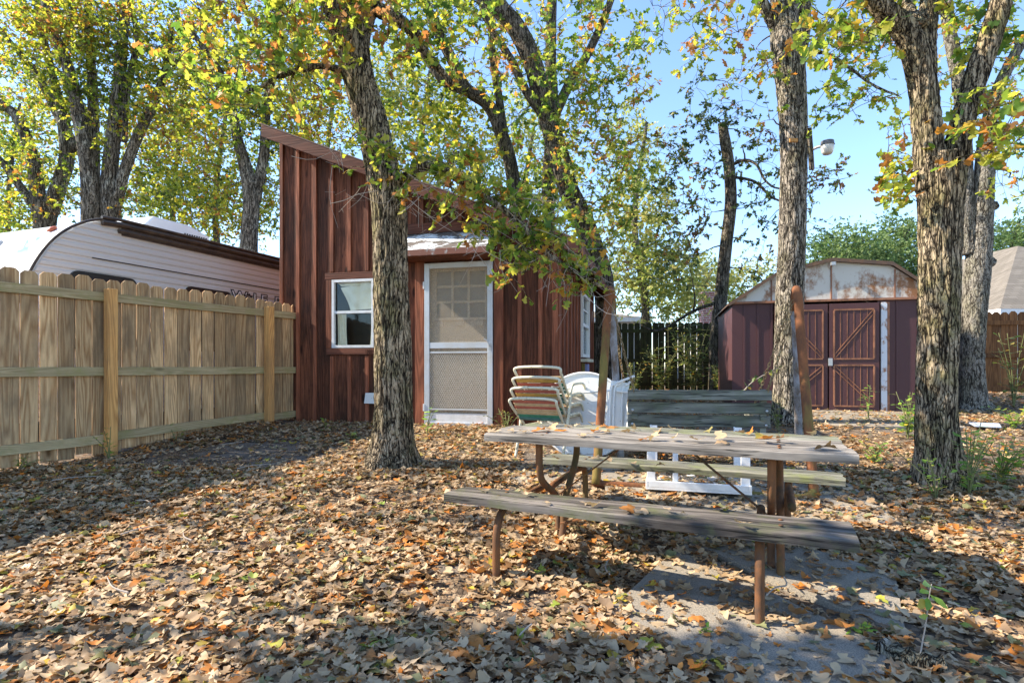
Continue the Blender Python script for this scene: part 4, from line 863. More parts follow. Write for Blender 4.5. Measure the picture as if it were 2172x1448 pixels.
d1 = barn_door(bx(1642), bx(1754), -1, 0); d2 = barn_door(bx(1757), bx(1862), 1, R(-1.5))
MB().box((.015, -.03, 1.22), (.06, .02, .12)).build('latch', MAT['zinc'], d2, bevel=.003)
# ------------------------------------------------------------------ travel trailer
RU = Vector((.366, 1, 0)).normalized(); RN = Vector((RU.y, -RU.x, 0)); RO = Vector((-4.87, 6.9, 0))
rv = empty('travel_trailer', RO, math.atan2(RU.y, RU.x), 'white travel trailer with ribbed siding parked behind the new fence', 'trailer')
# local: +x back along the trailer, +y away (left), -y = side facing the yard ; z
RL = 6.2; RW = 2.35; zt = 2.92
arc = [(.02, 2.92), (-.16, 2.89), (-.36, 2.80), (-.56, 2.65), (-.72, 2.46), (-.86, 2.20), (-.98, 1.85), (-1.06, 1.4), (-1.10, .8)]
side = [(RL, .55), (RL, zt)] + arc + [(-1.05, .55)]
m = MB()
# ribbed side: horizontal ribs as stepped strips
def xl_at(z):
    zz = [p[1] for p in arc][::-1]; xx = [p[0] for p in arc][::-1]; return float(np.interp(z, zz, xx))
z = .6; prev = None; rows = []
while z < 2.90:
    for dz, off in ((0, .0), (.012, .012), (.05, .012), (.062, 0)): rows.append((min(z + dz, 2.9), off))
    z += .083
vs = []; fs = []
for zz, off in rows: vs += [(xl_at(zz) + .02, -off, zz), (RL, -off, zz)]
for i in range(len(rows) - 1): fs.append((2 * i, 2 * i + 1, 2 * i + 3, 2 * i + 2))
m.add(vs, fs, 0); rside = m.build('side_panel', MAT['rv_side'], rv)
m = MB(); m.prism([(x, .012, z) for x, z in side], (0, RW, 0)); m.build('body', MAT['rv_roof'], rv)
m = MB(); pts = smooth_path([(x - .012, -.012, z + .01) for x, z in arc], 4); m.tube(pts, .016, 8); m.build('edge_trim', MAT['rv_dark'], rv, smooth=True)
m = MB()
for k, (dz, r) in enumerate(((-.03, .035), (-.11, .028), (.03, .02))): m.tube([(-.15 if k != 1 else .05, -.03, zt + dz - (.02 if k != 1 else 0)), (0.1, -.035, zt + dz), (RL, -.035, zt + dz)], r, 8)
m.box((RL / 2 + .05, -.018, zt - .07), (RL - .1, .025, .17)); m.build('roof_rail', MAT['rv_dark'], rv, smooth=False)
m = MB(); m.box((RL / 2 + .05, -.014, 2.43), (RL + .6, .004, .012)); m.build('pinstripe', MAT['decal'], rv)
def rrect(x0, x1, z0, z1, r, y, n=5):
    out = []
    for cx, cz, a0 in ((x1 - r, z1 - r, 0), (x0 + r, z1 - r, 90), (x0 + r, z0 + r, 180), (x1 - r, z0 + r, 270)):
        for k in range(n + 1): a = R(a0 + 90 * k / n); out.append((cx + r * math.cos(a), y, cz + r * math.sin(a)))
    return out
for x0, x1, z1 in ((-.50, .28, 2.25), (.98, 1.76, 2.265)):
    m = MB(); m.prism(rrect(x0, x1, z1 - .9, z1, .09, -.012), (0, -.03, 0)); w = m.build('window', MAT['black'], rv); m = MB(); m.prism(rrect(x0 + .05, x1 - .05, z1 - .85, z1 - .05, .07, -.0425), (0, -.004, 0)); m.build('pane', flat('tinted_glass', (.03, .035, .04), .06, .8), w)
# roof air conditioner
m = MB(); acx = .82; m.prism([(acx, RW * .3, zt + .0), (acx + 1.22, RW * .3, zt + .0), (acx + 1.22, RW * .3, zt + .30), (acx + .85, RW * .3, zt + .40), (acx + .25, RW * .3, zt + .40), (acx + .06, RW * .3, zt + .2)], (0, .75, 0)); ac = m.build('air_conditioner', MAT['rv_roof'], rv, bevel=.03)
m = MB()
for k in range(10): m.box((acx + .76 + (k % 10) * .042, RW * .3 - .006, zt + .17), (.018, .01, .18))
m.build('vent_slots', MAT['black'], ac)
m = MB(); m.ball((0, 0, 0), .05, (1.3, .8, .5)); o = m.build('marker_light', MAT['amber'], rv, smooth=True, loc=(-.46, .35, 2.75)); o.rotation_euler = (0, R(-35), 0)
m = MB(); m.ball((0, 0, 0), .05, (1.3, .8, .5)); o = m.build('marker_light', flat('clear_lens', (.5, .5, .5), .2, .6), rv, smooth=True, loc=(-.62, 1.05, 2.60)); o.rotation_euler = (0, R(-42), 0)
for i, (ch, xx) in enumerate((('W', 1.78), ('L', 2.20), ('F', 2.36), ('P', 2.66), ('U', 2.86), ('P', 3.06))):
    o = text_mesh(ch, .235, 'lettering', MAT['decal'], rv, (xx, -.014, 2.145), (R(90), 0, 0), .014, .001, 1.25)
    text_mesh(ch, .235, 'letter_fill', MAT['decal_white'], rv, (xx, -.0165, 2.145), (R(90), 0, 0), -.002, .001, 1.25)
m = MB()
for dx, dz, r in ((0, -.02, .045), (-.055, .035, .02), (-.018, .06, .02), (.022, .06, .02), (.058, .032, .02)):
    m.prism([(2.10 + dx + r * math.cos(a * .628), -.0145, 2.215 + dz + r * math.sin(a * .628)) for a in range(10)], (0, -.003, 0))
m.build('paw_decal', MAT['decal'], rv)
# ------------------------------------------------------------------ houses behind
def hip_house(name, label, A, rz, w, dp, ze, zr, wallm, over=.4, chim=None):
    h = empty(name, A, rz, label, 'house'); MB().box((w / 2, dp / 2, ze / 2 + .2), (w, dp, ze - .4)).build('wall', wallm, h)
    o = over; r = min(w, dp) / 2; cs = [(-o, -o, ze), (w + o, -o, ze), (w + o, dp + o, ze), (-o, dp + o, ze)]
    if w >= dp: rd = [(r, dp / 2, zr), (w - r, dp / 2, zr)]; fs = [(0, 1, 5, 4), (1, 2, 5), (2, 3, 4, 5), (3, 0, 4), (3, 2, 1, 0)]
    else: rd = [(w / 2, r, zr), (w / 2, dp - r, zr)]; fs = [(0, 1, 4), (1, 2, 5, 4), (2, 3, 5), (3, 0, 4, 5), (3, 2, 1, 0)]
    m = MB(); m.add(cs + rd, fs, 0); rf = m.build('roof', MAT['shingle'], h)
    m = MB(); 
    for a, b in zip(cs, cs[1:] + cs[:1]): m.bar(Vector(a) - Vector((0, 0, .09)), Vector(b) - Vector((0, 0, .09)), .04, .17)
    m.build('fascia', MAT['white_paint'], rf)
    if chim: MB().box(chim[:3], chim[3:]).build('chimney', MAT['brick'], rf)
    return h
tan_wall = flat('tan_siding', (.45, .42, .38), .8, .2)
hip_house('neighbour_house', 'house with a grey shingled hip roof above the brown fence at the right', (14.2, 16.4, 0), 0, 9, 12, 2.78, 5.6, tan_wall)
hip_house('neighbour_house', 'pale house with a red-edged low roof behind the back fence left of centre', (-2.5, 24, 0), R(-4), 7.6, 8, 3.15, 4.1, flat('white_siding', (.6, .6, .6), .7, .2))
hip_house('neighbour_house', 'house with a red brick chimney behind the back fence', (8.4, 23, 0), 0, 9, 8, 3.0, 4.2, flat('pale_siding', (.62, .63, .65), .7, .2))
m = MB(); c = P(1500, 650, 22); m.box((c.x, c.y, 2.0), (.5, .6, 3.9)); m.box((c.x, c.y, 3.98), (.6, .7, .08)); o = m.build('brick_chimney', MAT['brick']); tag(o, 'red brick chimney stack rising over the dark back fence', 'chimney')
# ------------------------------------------------------------------ picnic table
TU = Vector((.911, -.411, 0)); TV = Vector((.411, .911, 0)); TO = Vector((-.19, 3.36, 0)); TR = math.atan2(TU.y, TU.x)
pt = empty('picnic_table', TO, TR, 'weathered grey plank picnic table on rusty pipe legs with two attached benches', 'table')
def plank(name, x0, x1, y0, y1, z, th, mat, parent, tw=0, warp=.003, wood_rnd=None):
    n = 24; m = MB(); vs = []; fs = []; rr = random.random(); ph = random.uniform(0, 9)
    prof = [(0, -th), (1, -th), (1, -.006), (.97, 0), (.75, .001), (.5, .0), (.25, .001), (.03, 0), (0, -.006)]; k = len(prof)
    for i in range(n + 1):
        f = i / n; x = x0 + (x1 - x0) * f
        for a, zz in prof:
            y = y0 + (y1 - y0) * a + .002 * math.sin(f * 13 + ph + a * 3); dz = warp * math.sin(f * 4 + ph) + tw * (a - .5) * (f - .5) + .0015 * math.sin(f * 31 + ph * 2)
            xx = x + (.006 * math.sin(a * 11 + ph) if i in (0, n) else 0); vs.append((xx, y, z + zz + dz))
    for i in range(n):
        for j in range(k): fs.append((i * k + j, i * k + (j + 1) % k, (i + 1) * k + (j + 1) % k, (i + 1) * k + j))
    fs.append(tuple(range(k))); fs.append(tuple(n * k + j for j in range(k - 1, -1, -1)))
    m.add(vs, fs, rr); return m.build(name, mat, parent)
plank('tabletop_plank', .02, 1.93, 0, .245, .75, .042, MAT['table'], pt); plank('tabletop_plank', -.0, 1.91, .252, .495, .751, .040, MAT['table'], pt); plank('tabletop_plank', .03, 1.92, .502, .75, .75, .042, MAT['mossy'], pt)
plank('bench_plank', -.054, 1.89, -.335, -.06, .452, .044, MAT['bench'], pt, .03); plank('bench_plank', .05, 1.98, .87, 1.12, .482, .04, MAT['mossy'], pt)
def pipe(name, pts, r, mat, parent, sub=5, n=12): return MB().tube(smooth_path(pts, sub), r, n).build(name, mat, parent, smooth=True)
PB = MAT['pipe_brown']; r = .021
for u in (.35, 1.575):
    pipe('leg', [(u, .07, .705), (u, .075, .56), (u, .13, .47), (u, .33, .36), (u, .40, .28), (u, .40, .12), (u, .36, .02 + .05)], r, PB, pt)
    pipe('leg', [(u + .045, .64, .705), (u + .045, .635, .58), (u + .045, .57, .48), (u + .045, .44, .36), (u + .045, .38, .26), (u + .045, .36, .14), (u + .045, .28, .03)], r, PB, pt)
    v2 = u - .10 if u < 1 else u - .05
    pipe('bench_leg', [(v2, .36, .385), (v2, .10, .385), (v2, -.10, .385), (v2, -.22, .37), (v2, -.285, .29), (v2, -.295, .15), (v2, -.29, 0.0)], r, PB, pt)
    v3 = u - .03 if u < 1 else u + .1
    pipe('bench_leg', [(v3, .36, .40), (v3, .70, .415), (v3, .92, .415), (v3, 1.04, .395), (v3, 1.08, .31), (v3, 1.08, .2), (v3, 1.07, .08)], r, PB, pt)
    s = 1 if u < 1 else -1
    MB().bar((u + .03 * s, .36, .36), (u + .46 * s, .36, .705), .03, .008).build('brace', PB, pt)
    for yy in (.02, .73): pass
    MB().box((u + .02, .375, .705), (.05, .66, .012)).build('top_bracket', PB, pt)
    MB().box((v2, -.2, .404), (.05, .22, .008)).build('seat_bracket', PB, pt)
for u in (.35, 1.6):
    for yy, zz in ((.09, .752), (.17, .752), (.33, .752), (.42, .752), (.58, .752), (.67, .752), (-.24, .455), (-.14, .455), (.96, .484), (1.05, .484)):
        m = MB(); m.ball((u + .01 - (.12 if yy < 0 and u < 1 else 0), yy, zz), .011, (1, 1, .35)); m.build('bolt_head', MAT['pipe_brown'], pt, smooth=True)
MB().bar((.40, .30, .19), (.75, .30, .30), .03, .008).build('brace', PB, pt)
# ------------------------------------------------------------------ swing frame, swing, chains
sf = empty('swing_stand', (1.6, 4.8, gbase(0, 4.8)), 0, 'rusty orange and grey pipe swing frame standing behind the picnic table', 'swing stand')
so_ = Vector(sf.location)
def sp(name, pts, r, mat): return pipe(name, [Vector(p) - so_ for p in pts], r, mat, sf, 6, 14)
Lt = P(1291, 628, 4.95); Rt = P(1692, 628, 4.70)
for top, ft, bk in ((Lt, P(1264, 1050, 4.55), P(1313, 935, 5.45)), (Rt, P(1727, 1062, 4.25), P(1690, 935, 5.25))):
    ft = Vector((ft.x, ft.y, gz(ft.x, ft.y) + .03)); bk = Vector((bk.x, bk.y, gz(bk.x, bk.y)))
    a = ft.lerp(top, .88) ; b = top + Vector((0, 0, .06)); dirb = (bk - top)
    sp('front_leg', [ft, ft.lerp(top, .3), ft.lerp(top, .62), a, top.lerp(ft, .05) + Vector((0, .0, .03)), b + Vector((.015, .05, 0)), top + Vector((.045, .13, .03)), top + Vector((.055, .17, -.10))], .036, MAT['pipe_orange'])
    sp('rear_leg', [top + Vector((.055, .17, -.08)), top.lerp(bk, .4) + Vector((.03, .06, 0)), bk + Vector((.02, 0, 0))], .032, MAT['pipe_grey'])
fl = P(1264, 1052, 4.55); fr = P(1727, 1070, 4.25)
sp('ground_bar', [Vector((fl.x - .0, fl.y, gz(fl.x, fl.y) + .05)), Vector((fl.x + .08, fl.y - .0, gz(fl.x, fl.y) + .03)), Vector((1.5, 4.42, gz(1.5, 4.4) + .03)), Vector((fr.x - .14, fr.y, gz(fr.x, fr.y) + .03)), Vector((fr.x, fr.y, gz(fr.x, fr.y) + .08))], .03, MAT['pipe_orange'])
SWA = Vector((1.03, 5.03, 0)); SWB = Vector((2.235, 4.87, 0)); su = (SWB - SWA).normalized(); srz = math.atan2(su.y, su.x)
sw_ = empty('porch_swing', SWA, srz, 'grey-green slatted bench swing hanging between the pipe legs', 'swing')
L = (SWB - SWA).length
for i, (z1, h) in enumerate(((.944, .088), (.834, .096), (.722, .104))):
    m = MB(); m.box((L / 2, .02 * i, z1 - h / 2), (L, .024, h), Matrix.Rotation(R(-10), 3, 'X')); m.build('back_slat', MAT['swing'], sw_, bevel=.004)
for i in range(4):
    m = MB(); m.box((L / 2, .14 + .12 * i, .47 + .005 * i), (L, .10, .024)); m.build('seat_slat', MAT['swing'], sw_, bevel=.004)
for xx in (.06, L - .06):
    m = MB(); m.bar((xx, .025, .95), (xx, .06, .42), .05, .03, Vector((0, 1, 0))); m.build('back_upright', MAT['swing'], sw_)
    m = MB(); m.bar((xx, .04, .44), (xx, .60, .44), .05, .05); m.build('seat_rail', MAT['swing'], sw_)
    m = MB(); m.bar((xx, .0, .70), (xx, .52, .70), .06, .03); m.build('armrest', MAT['swing'], sw_)
for xx in (.04, L - .04):
    for i, zz in enumerate((.765, .64)):
        m = MB(); m.ball((xx, -.015 + .02 * i + .01, zz), .012, (1, .5, 1)); m.build('bolt_head', MAT['zinc'], sw_, smooth=True)
def chain(name, label, A, B, sag=.03):
    A = Vector(A); B = Vector(B); n = max(6, int((B - A).length / .034)); m = MB(); t0 = (B - A).normalized(); s1 = t0.orthogonal().normalized(); s2 = t0.cross(s1)
    for i in range(n):
        f = (i + .5) / n; c = A.lerp(B, f) + Vector((0, 0, -sag * math.sin(f * math.pi))); s = s1 if i % 2 else s2; pts = []
        for k in range(11): a = 2 * math.pi * k / 10; pts.append(c + t0 * math.cos(a) * .024 + s * math.sin(a) * .011 - A)
        m.tube(pts, .0038, 5)
    o = m.build(name, MAT['chain'], smooth=True, loc=A); return tag(o, label, 'chain', 'chains of the porch swing')
def swp(x, y, z): return SWA + su * x + Vector((-su.y, su.x, 0)) * y + Vector((0, 0, z))
chain('swing_chain', 'rusty chain hanging from the left pipe loop to the swing corner', Lt + Vector((.04, .06, -.03)), swp(.06, .0, .92))
chain('swing_chain', 'pale rusty chain hanging from the right pipe loop to the top slat', Rt + Vector((-.02, .04, -.03)), swp(L - .04, .0, .93), .06)
chain('swing_chain', 'rusty chain running from the right pipe loop to the seat edge', Rt + Vector((-.02, .10, -.04)), swp(L - .03, .5, .72), .04)
chain('swing_chain', 'rusty chain running from the left pipe loop to the front of the seat', Lt + Vector((.05, .12, -.05)), swp(.05, .5, .72), .04)
# ------------------------------------------------------------------ stacked strap chairs
cols = {k: flat('strap_' + k, v, .6, .3, 0, tuple(q * .45 for q in v), .6, 16) for k, v in dict(red=(.50, .15, .11), tan=(.62, .47, .28), yellow=(.60, .38, .10), green=(.045, .26, .17), teal=(.07, .22, .22)).items()}
CF = Vector((.45, .89, 0)).normalized(); CW = Vector((CF.y, -CF.x, 0)); CO = P(1150, 980, 5.45); CO.z = gbase(0, 5.45)
crz = math.atan2(CW.y, CW.x)
def strap_chair(k, label):
    dz = .098 * k; c = empty('strap_chair', (CO.x + CF.x * .035 * k, CO.y + CF.y * .035 * k, CO.z + dz), crz, label, 'chair', 'stacked strap chairs')
    w = .215; cm = MAT['cream_metal']; t = .013
    zt = .60; backy = -.20
    bk = [(-w, .06, .32), (-w - .0, -.01, .38), (-w - .02, backy, zt - .06), (-w + .02, backy - .025, zt), (w - .02, backy - .025, zt), (w + .02, backy, zt - .06), (w, -.01, .38), (w, .06, .32)]
    MB().tube(smooth_path(bk, 5), t, 10).build('back_frame', cm, c, smooth=True)
    for s in (-1, 1):
        MB().tube(smooth_path([(s * w, .06, .32), (s * w, .46, .31), (s * w, .50, .27), (s * (w + .02), .50, 0)], 4), t, 8).build('leg', cm, c, smooth=True)
        MB().tube(smooth_path([(s * (w + .03), -.10, 0), (s * (w + .03), .0, .24), (s * (w + .03), .03, .38), (s * (w + .03), .08, .43), (s * (w + .03), .18, .44), (s * (w + .03), .33, .44), (s * (w + .03), .41, .41), (s * (w + .03), .46, .33), (s * (w + .03), .48, .25)], 4), t, 8).build('arm', cm, c, smooth=True)
    names = ['red', 'tan', 'red', 'tan', 'tan', 'green', 'teal'] if k == 0 else random.choice([['yellow', 'red', 'tan', 'tan', 'green', 'teal', 'teal'], ['red', 'yellow', 'tan', 'red', 'tan', 'green', 'teal']])
    for i, nm in enumerate(names):
        if k == 3 and i < 2: continue
        z = zt - .03 - (.028 if k == 0 else .034) * i
        y = backy - .02 + (zt - z) / (zt - .36) * (.0 - backy)
        rot = Matrix.Rotation(R(-36), 3, 'X'); m = MB(); m.box((0, y, z), (2 * w - .0, .005, .040), Matrix.Rotation(R(48), 3, 'X')); m.build('back_strap', cols[nm], c)
    for i in range(8): MB().box((0, .09 + .05 * i, .318), (2 * w, .036, .005)).build('seat_strap', cols[['tan', 'red', 'tan', 'green', 'tan', 'yellow', 'tan', 'red'][i]], c)
    return c
for k, lab in enumerate(('bottom chair of the strap chair stack, back straps red tan and green', 'second strap chair from the bottom of the stack, yellow strap showing', 'third strap chair from the bottom of the stack', 'topmost strap chair of the stack with bare cream top bar')): strap_chair(k, lab)
# ------------------------------------------------------------------ round white table on its edge and folded chair
rt = empty('round_patio_table', P(1240, 880, 5.75), R(-8), 'round white metal table tipped on its edge behind the strap chairs', 'table')
m = MB(); Rr = .44; nn = 48; tilt = Matrix.Rotation(R(-14), 3, 'X')
ring = [tilt @ Vector((Rr * math.cos(2 * math.pi * i / nn), 0, Rr * math.sin(2 * math.pi * i / nn))) for i in range(nn)]
m.prism(ring, tilt @ Vector((0, .012, 0))); m.build('tabletop', MAT['white_metal'], rt)
MB().tube(ring + [ring[0], ring[1]], .014, 8).build('rim', MAT['white_metal'], rt, smooth=True)
for s in (-1, 1):
    MB().tube([tilt @ Vector((s * .25, -.03, -.3)), tilt @ Vector((s * .22, -.04, .25)), tilt @ Vector((s * .12, -.05, .28))], .012, 8).build('leg', MAT['white_metal'], rt, smooth=True)
MB().tube([tilt @ Vector((-.3, -.035, .2)), tilt @ Vector((.28, -.035, .25))], .010, 8).build('crossbar', MAT['white_metal'], rt, smooth=True)
fc = empty('folding_chair', P(1305, 930, 5.2), R(-20), 'folded white tubular chair leaning between the pipe legs', 'chair')
b0 = Vector(fc.location)
for x0 in (1292, 1300, 1318):
    p0 = P(x0, 940, 5.2) - b0; p1 = P(x0 + 3, 830, 5.2) - b0; p2 = P(x0 + 20, 815, 5.2) - b0
    MB().tube(smooth_path([p0, p1, p1.lerp(p2, .6) + Vector((0, 0, .025)), p2 + Vector((.0, 0, .03))], 5), .0115, 8).build('frame_tube', MAT['white_metal'], fc, smooth=True)
MB().bar(P(1308, 812, 5.2) - b0, P(1346, 797, 5.15) - b0, .04, .022).build('armrest', MAT['white_metal'], fc, bevel=.006)
MB().bar(P(1308, 829, 5.2) - b0, P(1336, 832, 5.15) - b0, .03, .018).build('armrest', MAT['white_metal'], fc, bevel=.005)
fc.rotation_euler = (0, 0, 0)
MB().box((.02, .015, .30), (.17, .012, .45), Matrix.Rotation(R(8), 3, 'Y')).build('seat_panel', MAT['white_metal'], fc, bevel=.004)
# ------------------------------------------------------------------ upturned white side table
ut = empty('side_table', (1.48, 4.55, gbase(0, 4.55) + .035), R(-16), 'small white plastic table lying upside down with its legs in the air, full of leaves', 'table')
m = MB(); m.box((0, 0, .012), (.76, .62, .016)); m.build('tabletop', MAT['plastic_white'], ut)
m = MB()
for s in (-1, 1): m.box((s * .37, 0, .045), (.02, .62, .05)); m.box((0, s * .30, .045), (.718, .02, .05))
m.build('rim', MAT['plastic_white'], ut, bevel=.004)
for a, b in ((-.34, -.27), (.34, -.27), (-.34, .27), (.34, .27)):
    m = MB(); m.box((a, b - .015, .23), (.062, .012, .42)); m.box((a - .025, b + .012, .23), (.012, .05, .42)); m.build('leg', MAT['plastic_white'], ut, bevel=.003)
m = MB(); m.box((-.16, -.25, .20), (.04, .05, .34)); m.build('leg_strut', MAT['plastic_white'], ut, bevel=.004)
# ------------------------------------------------------------------ yard light on the straight oak
yl = empty('yard_light', P(1714, 320, 7.35), 0, 'yard light with milky lens bolted to the straight oak trunk', 'lamp'); b0 = Vector(yl.location)
MB().bar(P(1716, 272, 7.3) - b0, P(1722, 360, 7.3) - b0, .05, .05, Vector((0, 1, 0))).build('mounting_board', MAT['bark_dark'], yl, bevel=.004)
MB().tube(smooth_path([P(1722, 318, 7.3) - b0, P(1735, 312, 7.25) - b0, P(1748, 310, 7.2) - b0], 4), .018, 10).build('arm', MAT['zinc'], yl, smooth=True)
c = P(1755, 313, 7.2) - b0
m = MB(); m.tube([c + Vector((0, 0, .085)), c + Vector((0, 0, .08)), c + Vector((0, 0, .04)), c + Vector((0, 0, .03))], [.06, .075, .08, .085], 20); m.build('lamp_head', flat('dark_lamp_housing', (.10, .10, .11), .5, .4), yl, smooth=False)
m = MB(); m.tube([c + Vector((0, 0, .03)), c + Vector((0, 0, .0)), c + Vector((0, 0, -.06)), c + Vector((0, 0, -.085))], [.075, .078, .066, .05], 20); m.build('lens', MAT['lens'], yl, smooth=True)
m = MB(); q = P(1683, 298, 7.2); m.box((0, 0, 0), (.10, .03, .045)); o = m.build('wood_block', MAT['fence_post'], loc=q); tag(o, 'small light wooden block nailed to the straight oak trunk', 'block')
# ------------------------------------------------------------------ wires
def wire(label, pts, r=.006):
    m = MB(); b = pts[0]; m.tube([p - b for p in smooth_path(pts, 8)], r, 5); tag(m.build('overhead_wire', MAT['black'], loc=b), label, 'wire')
wire('thin dark wire sagging from the shed corner to the metal barn', [P(1236, 528, 11.3), P(1300, 545, 10.8), P(1420, 600, 10), P(1560, 605, 9.5), P(1640, 606, 9.4), P(1762, 570, 9.2)], .005)
wire('grey wire stretched level from the shed roof towards the leaning trunk', [P(1230, 530, 6.7), P(1300, 526, 9), P(1420, 522, 12)], .004)
# ------------------------------------------------------------------ small plants
def plant(name, label, px, py, d, h, n, mat, leaf=(.03, .05), st=ST_OVAL, spread=.5, stems=5, cat='plant', group=None, zbase=None, perstem=8):
    p = P(px, py, d); z = gz(p.x, p.y) if zbase is None else zbase; b = Vector((p.x, p.y, z)); rt = empty(name, b, 0, label, cat, group)
    m = MB(); LP = []; LY = []; LN = []; LS = []
    for s in range(stems):
        a = random.uniform(0, 6.28); lean = random.uniform(.1, 1) * spread * h; hh = h * random.uniform(.55, 1)
        pts = [Vector((0, 0, -.02)), Vector((math.cos(a) * lean * .3, math.sin(a) * lean * .3, hh * .5)), Vector((math.cos(a) * lean, math.sin(a) * lean, hh))]
        sp_ = smooth_path(pts, 5); m.tube(sp_, [.004 * (1 - .6 * i / len(sp_)) * (1 + h) for i in range(len(sp_))], 5)
        for k in range(perstem):
            f = random.uniform(.25, 1); q = sp_[min(int(f * (len(sp_) - 1)), len(sp_) - 1)]; aa = random.uniform(0, 6.28); dv = Vector((math.cos(aa), math.sin(aa), random.uniform(-.2, .6)))
            off = random.uniform(0, .10 * h + .01); LP.append(tuple(q + dv * off)); LY.append(tuple(dv)); LN.append((random.gauss(0, .3), random.gauss(0, .3), 1)); LS.append(random.uniform(*leaf))
            if off > .02: m.tube([q, q + dv * off], .0015 * (1 + h), 3)
    m.build('stem', MAT['stem'], rt, smooth=True); leaf_mesh('foliage', LP, np.array(LY), np.array(LN), LS, st, mat, rt, .3)
    return rt
# sapling in the front right
sap = empty('sapling', P(1950, 1412, 2.13), 0, 'single thin sapling with six fresh green leaves in the front right', 'plant'); b0 = Vector(sap.location)
st_ = smooth_path([P(1946, 1425, 2.13) - b0, P(1955, 1370, 2.13) - b0, P(1964, 1320, 2.12) - b0, P(1970, 1270, 2.11) - b0, P(1976, 1238, 2.1) - b0], 5)
MB().tube(st_, [.0035 - .002 * i / len(st_) for i in range(len(st_))], 6).build('stem', MAT['twig_pale'], sap, smooth=True)
LP = []; LY = []
for px, py, dx, dy in ((1975, 1240, -22, -3), (1976, 1240, 26, 9), (1971, 1252, -26, 4), (1973, 1260, 26, 20), (1969, 1272, -28, 18), (1970, 1266, -2, 26), (1967, 1305, -30, 8)):
    a = P(px, py, 2.11) - b0; e = P(px + dx, py + dy, 2.08) - b0; LP.append(tuple(a)); LY.append(tuple(e - a))
leaf_mesh('foliage', LP, np.array(LY), np.array([(random.gauss(0, .3), -.7, .7) for _ in LP]), [.055, .06, .055, .065, .062, .055, .05], ST_OVAL, MAT['leaf_plant'], sap, .4)
W_ = 'weeds and seedlings around the yard'
for a in [
 ('weed_plant', 'leafy seedling growing at the left foot of the shed door', 905, 925, 6.6, .40, 0, 'leaf_plant', (.05, .08), .35, 3, 9),
 ('weed_plant', 'pale trailing plant right of the shed door, by the table corner', 1075, 905, 6.6, .30, 0, 'leaf_shrub', (.02, .035), 1.2, 9, 16),
 ('weed_plant', 'small seedling in leaves below the shed window', 692, 925, 6.9, .14, 0, 'leaf_plant', (.05, .08), .6, 2, 4),
 ('weed_plant', 'low seedling left of the leaning oak base', 745, 935, 6.4, .12, 0, 'leaf_plant', (.05, .08), .9, 3, 4),
 ('weed_plant', 'thin green shoots at the foot of the middle fence post', 232, 955, 5.5, .35, 0, 'leaf_plant', (.035, .055), .5, 3, 8),
 ('weed_plant', 'low sprawling shoots at the left end of the fence', 40, 965, 5.1, .16, 0, 'leaf_plant', (.03, .05), 1.4, 5, 6),
 ('weed_plant', 'small yellowing seedling midway along the fence', 372, 925, 6.3, .20, 0, 'leaf_plant', (.03, .05), .6, 2, 6),
 ('weed_plant', 'low green seedling on the concrete under the near bench', 1475, 1335, 2.42, .05, 0, 'leaf_plant', (.03, .05), 1.3, 4, 3),
 ('weed_plant', 'sprig of green leaves at the edge of the path, front right', 1830, 1350, 2.4, .07, 0, 'leaf_plant', (.03, .045), 1.3, 5, 4),
 ('weed_plant', 'tall slender seedling in front of the barn doors', 1842, 905, 7.8, .55, 0, 'leaf_plant', (.05, .08), .2, 2, 12),
 ('weed_plant', 'bushy green weeds left of the forked oak', 1925, 905, 6.4, .55, 0, 'leaf_plant', (.05, .08), .4, 9, 12),
 ('weed_plant', 'bright green clump on the ground between table and forked oak', 1855, 975, 5.3, .22, 0, 'leaf_plant', (.04, .06), .6, 7, 8),
 ('weed_plant', 'climbing weeds at the right foot of the forked oak', 2055, 1035, 4.35, .58, 0, 'leaf_plant', (.04, .07), .5, 8, 15),
 ('weed_plant', 'yellow-green sprays against the forked oak trunk', 1985, 1000, 4.3, .45, 0, 'leaf_plant', (.035, .055), .7, 4, 12),
 ('weed_plant', 'broad patch of low weeds at the right edge', 2120, 1040, 4.6, .40, 0, 'leaf_plant', (.05, .08), .8, 9, 16),
 ('weed_plant', 'green weeds on bare soil under the brown fence', 2150, 930, 7.0, .35, 0, 'leaf_plant', (.05, .07), .8, 9, 10),
 ('weed_plant', 'slender shrub in front of the brown fence', 2150, 850, 9.7, 1.3, 0, 'leaf_shrub', (.07, .1), .22, 6, 16),
 ('weed_plant', 'small reddish seedling at the foot of the straight oak', 1650, 920, 6.9, .35, 0, 'leaf_shrub', (.045, .07), .4, 5, 8),
 ('shrub', 'straggly shrub against the dark back fence, left part', 1400, 845, 13.0, 1.3, 0, 'leaf_shrub', (.07, .11), .55, 14, 26),
 ('shrub', 'taller straggly shrub against the middle of the dark back fence', 1470, 845, 12.8, 1.9, 0, 'leaf_shrub', (.07, .11), .40, 16, 30),
 ('shrub', 'low shrub behind the left end of the swing', 1345, 845, 12.6, .75, 0, 'leaf_shrub', (.06, .1), .7, 9, 18),
 ('vine', 'bright green creeper hanging beside the slim dark trunk', 1545, 845, 12.6, 2.2, 0, 'leaf_plant', (.08, .13), .12, 14, 30),
 ('shrub', 'low shrub between slim trunk and maroon barn wall', 1530, 845, 11.8, .8, 0, 'leaf_shrub', (.06, .1), .6, 9, 18)]:
    nm, lab, px, py, d, h, _, mt, lf, spd, stn, per = a
    plant(nm, lab, px, py, d, h, 0, MAT[mt], lf, ST_OVAL, spd, stn, 'vine' if nm == 'vine' else ('shrub' if nm == 'shrub' else 'weed'), None, None, per)
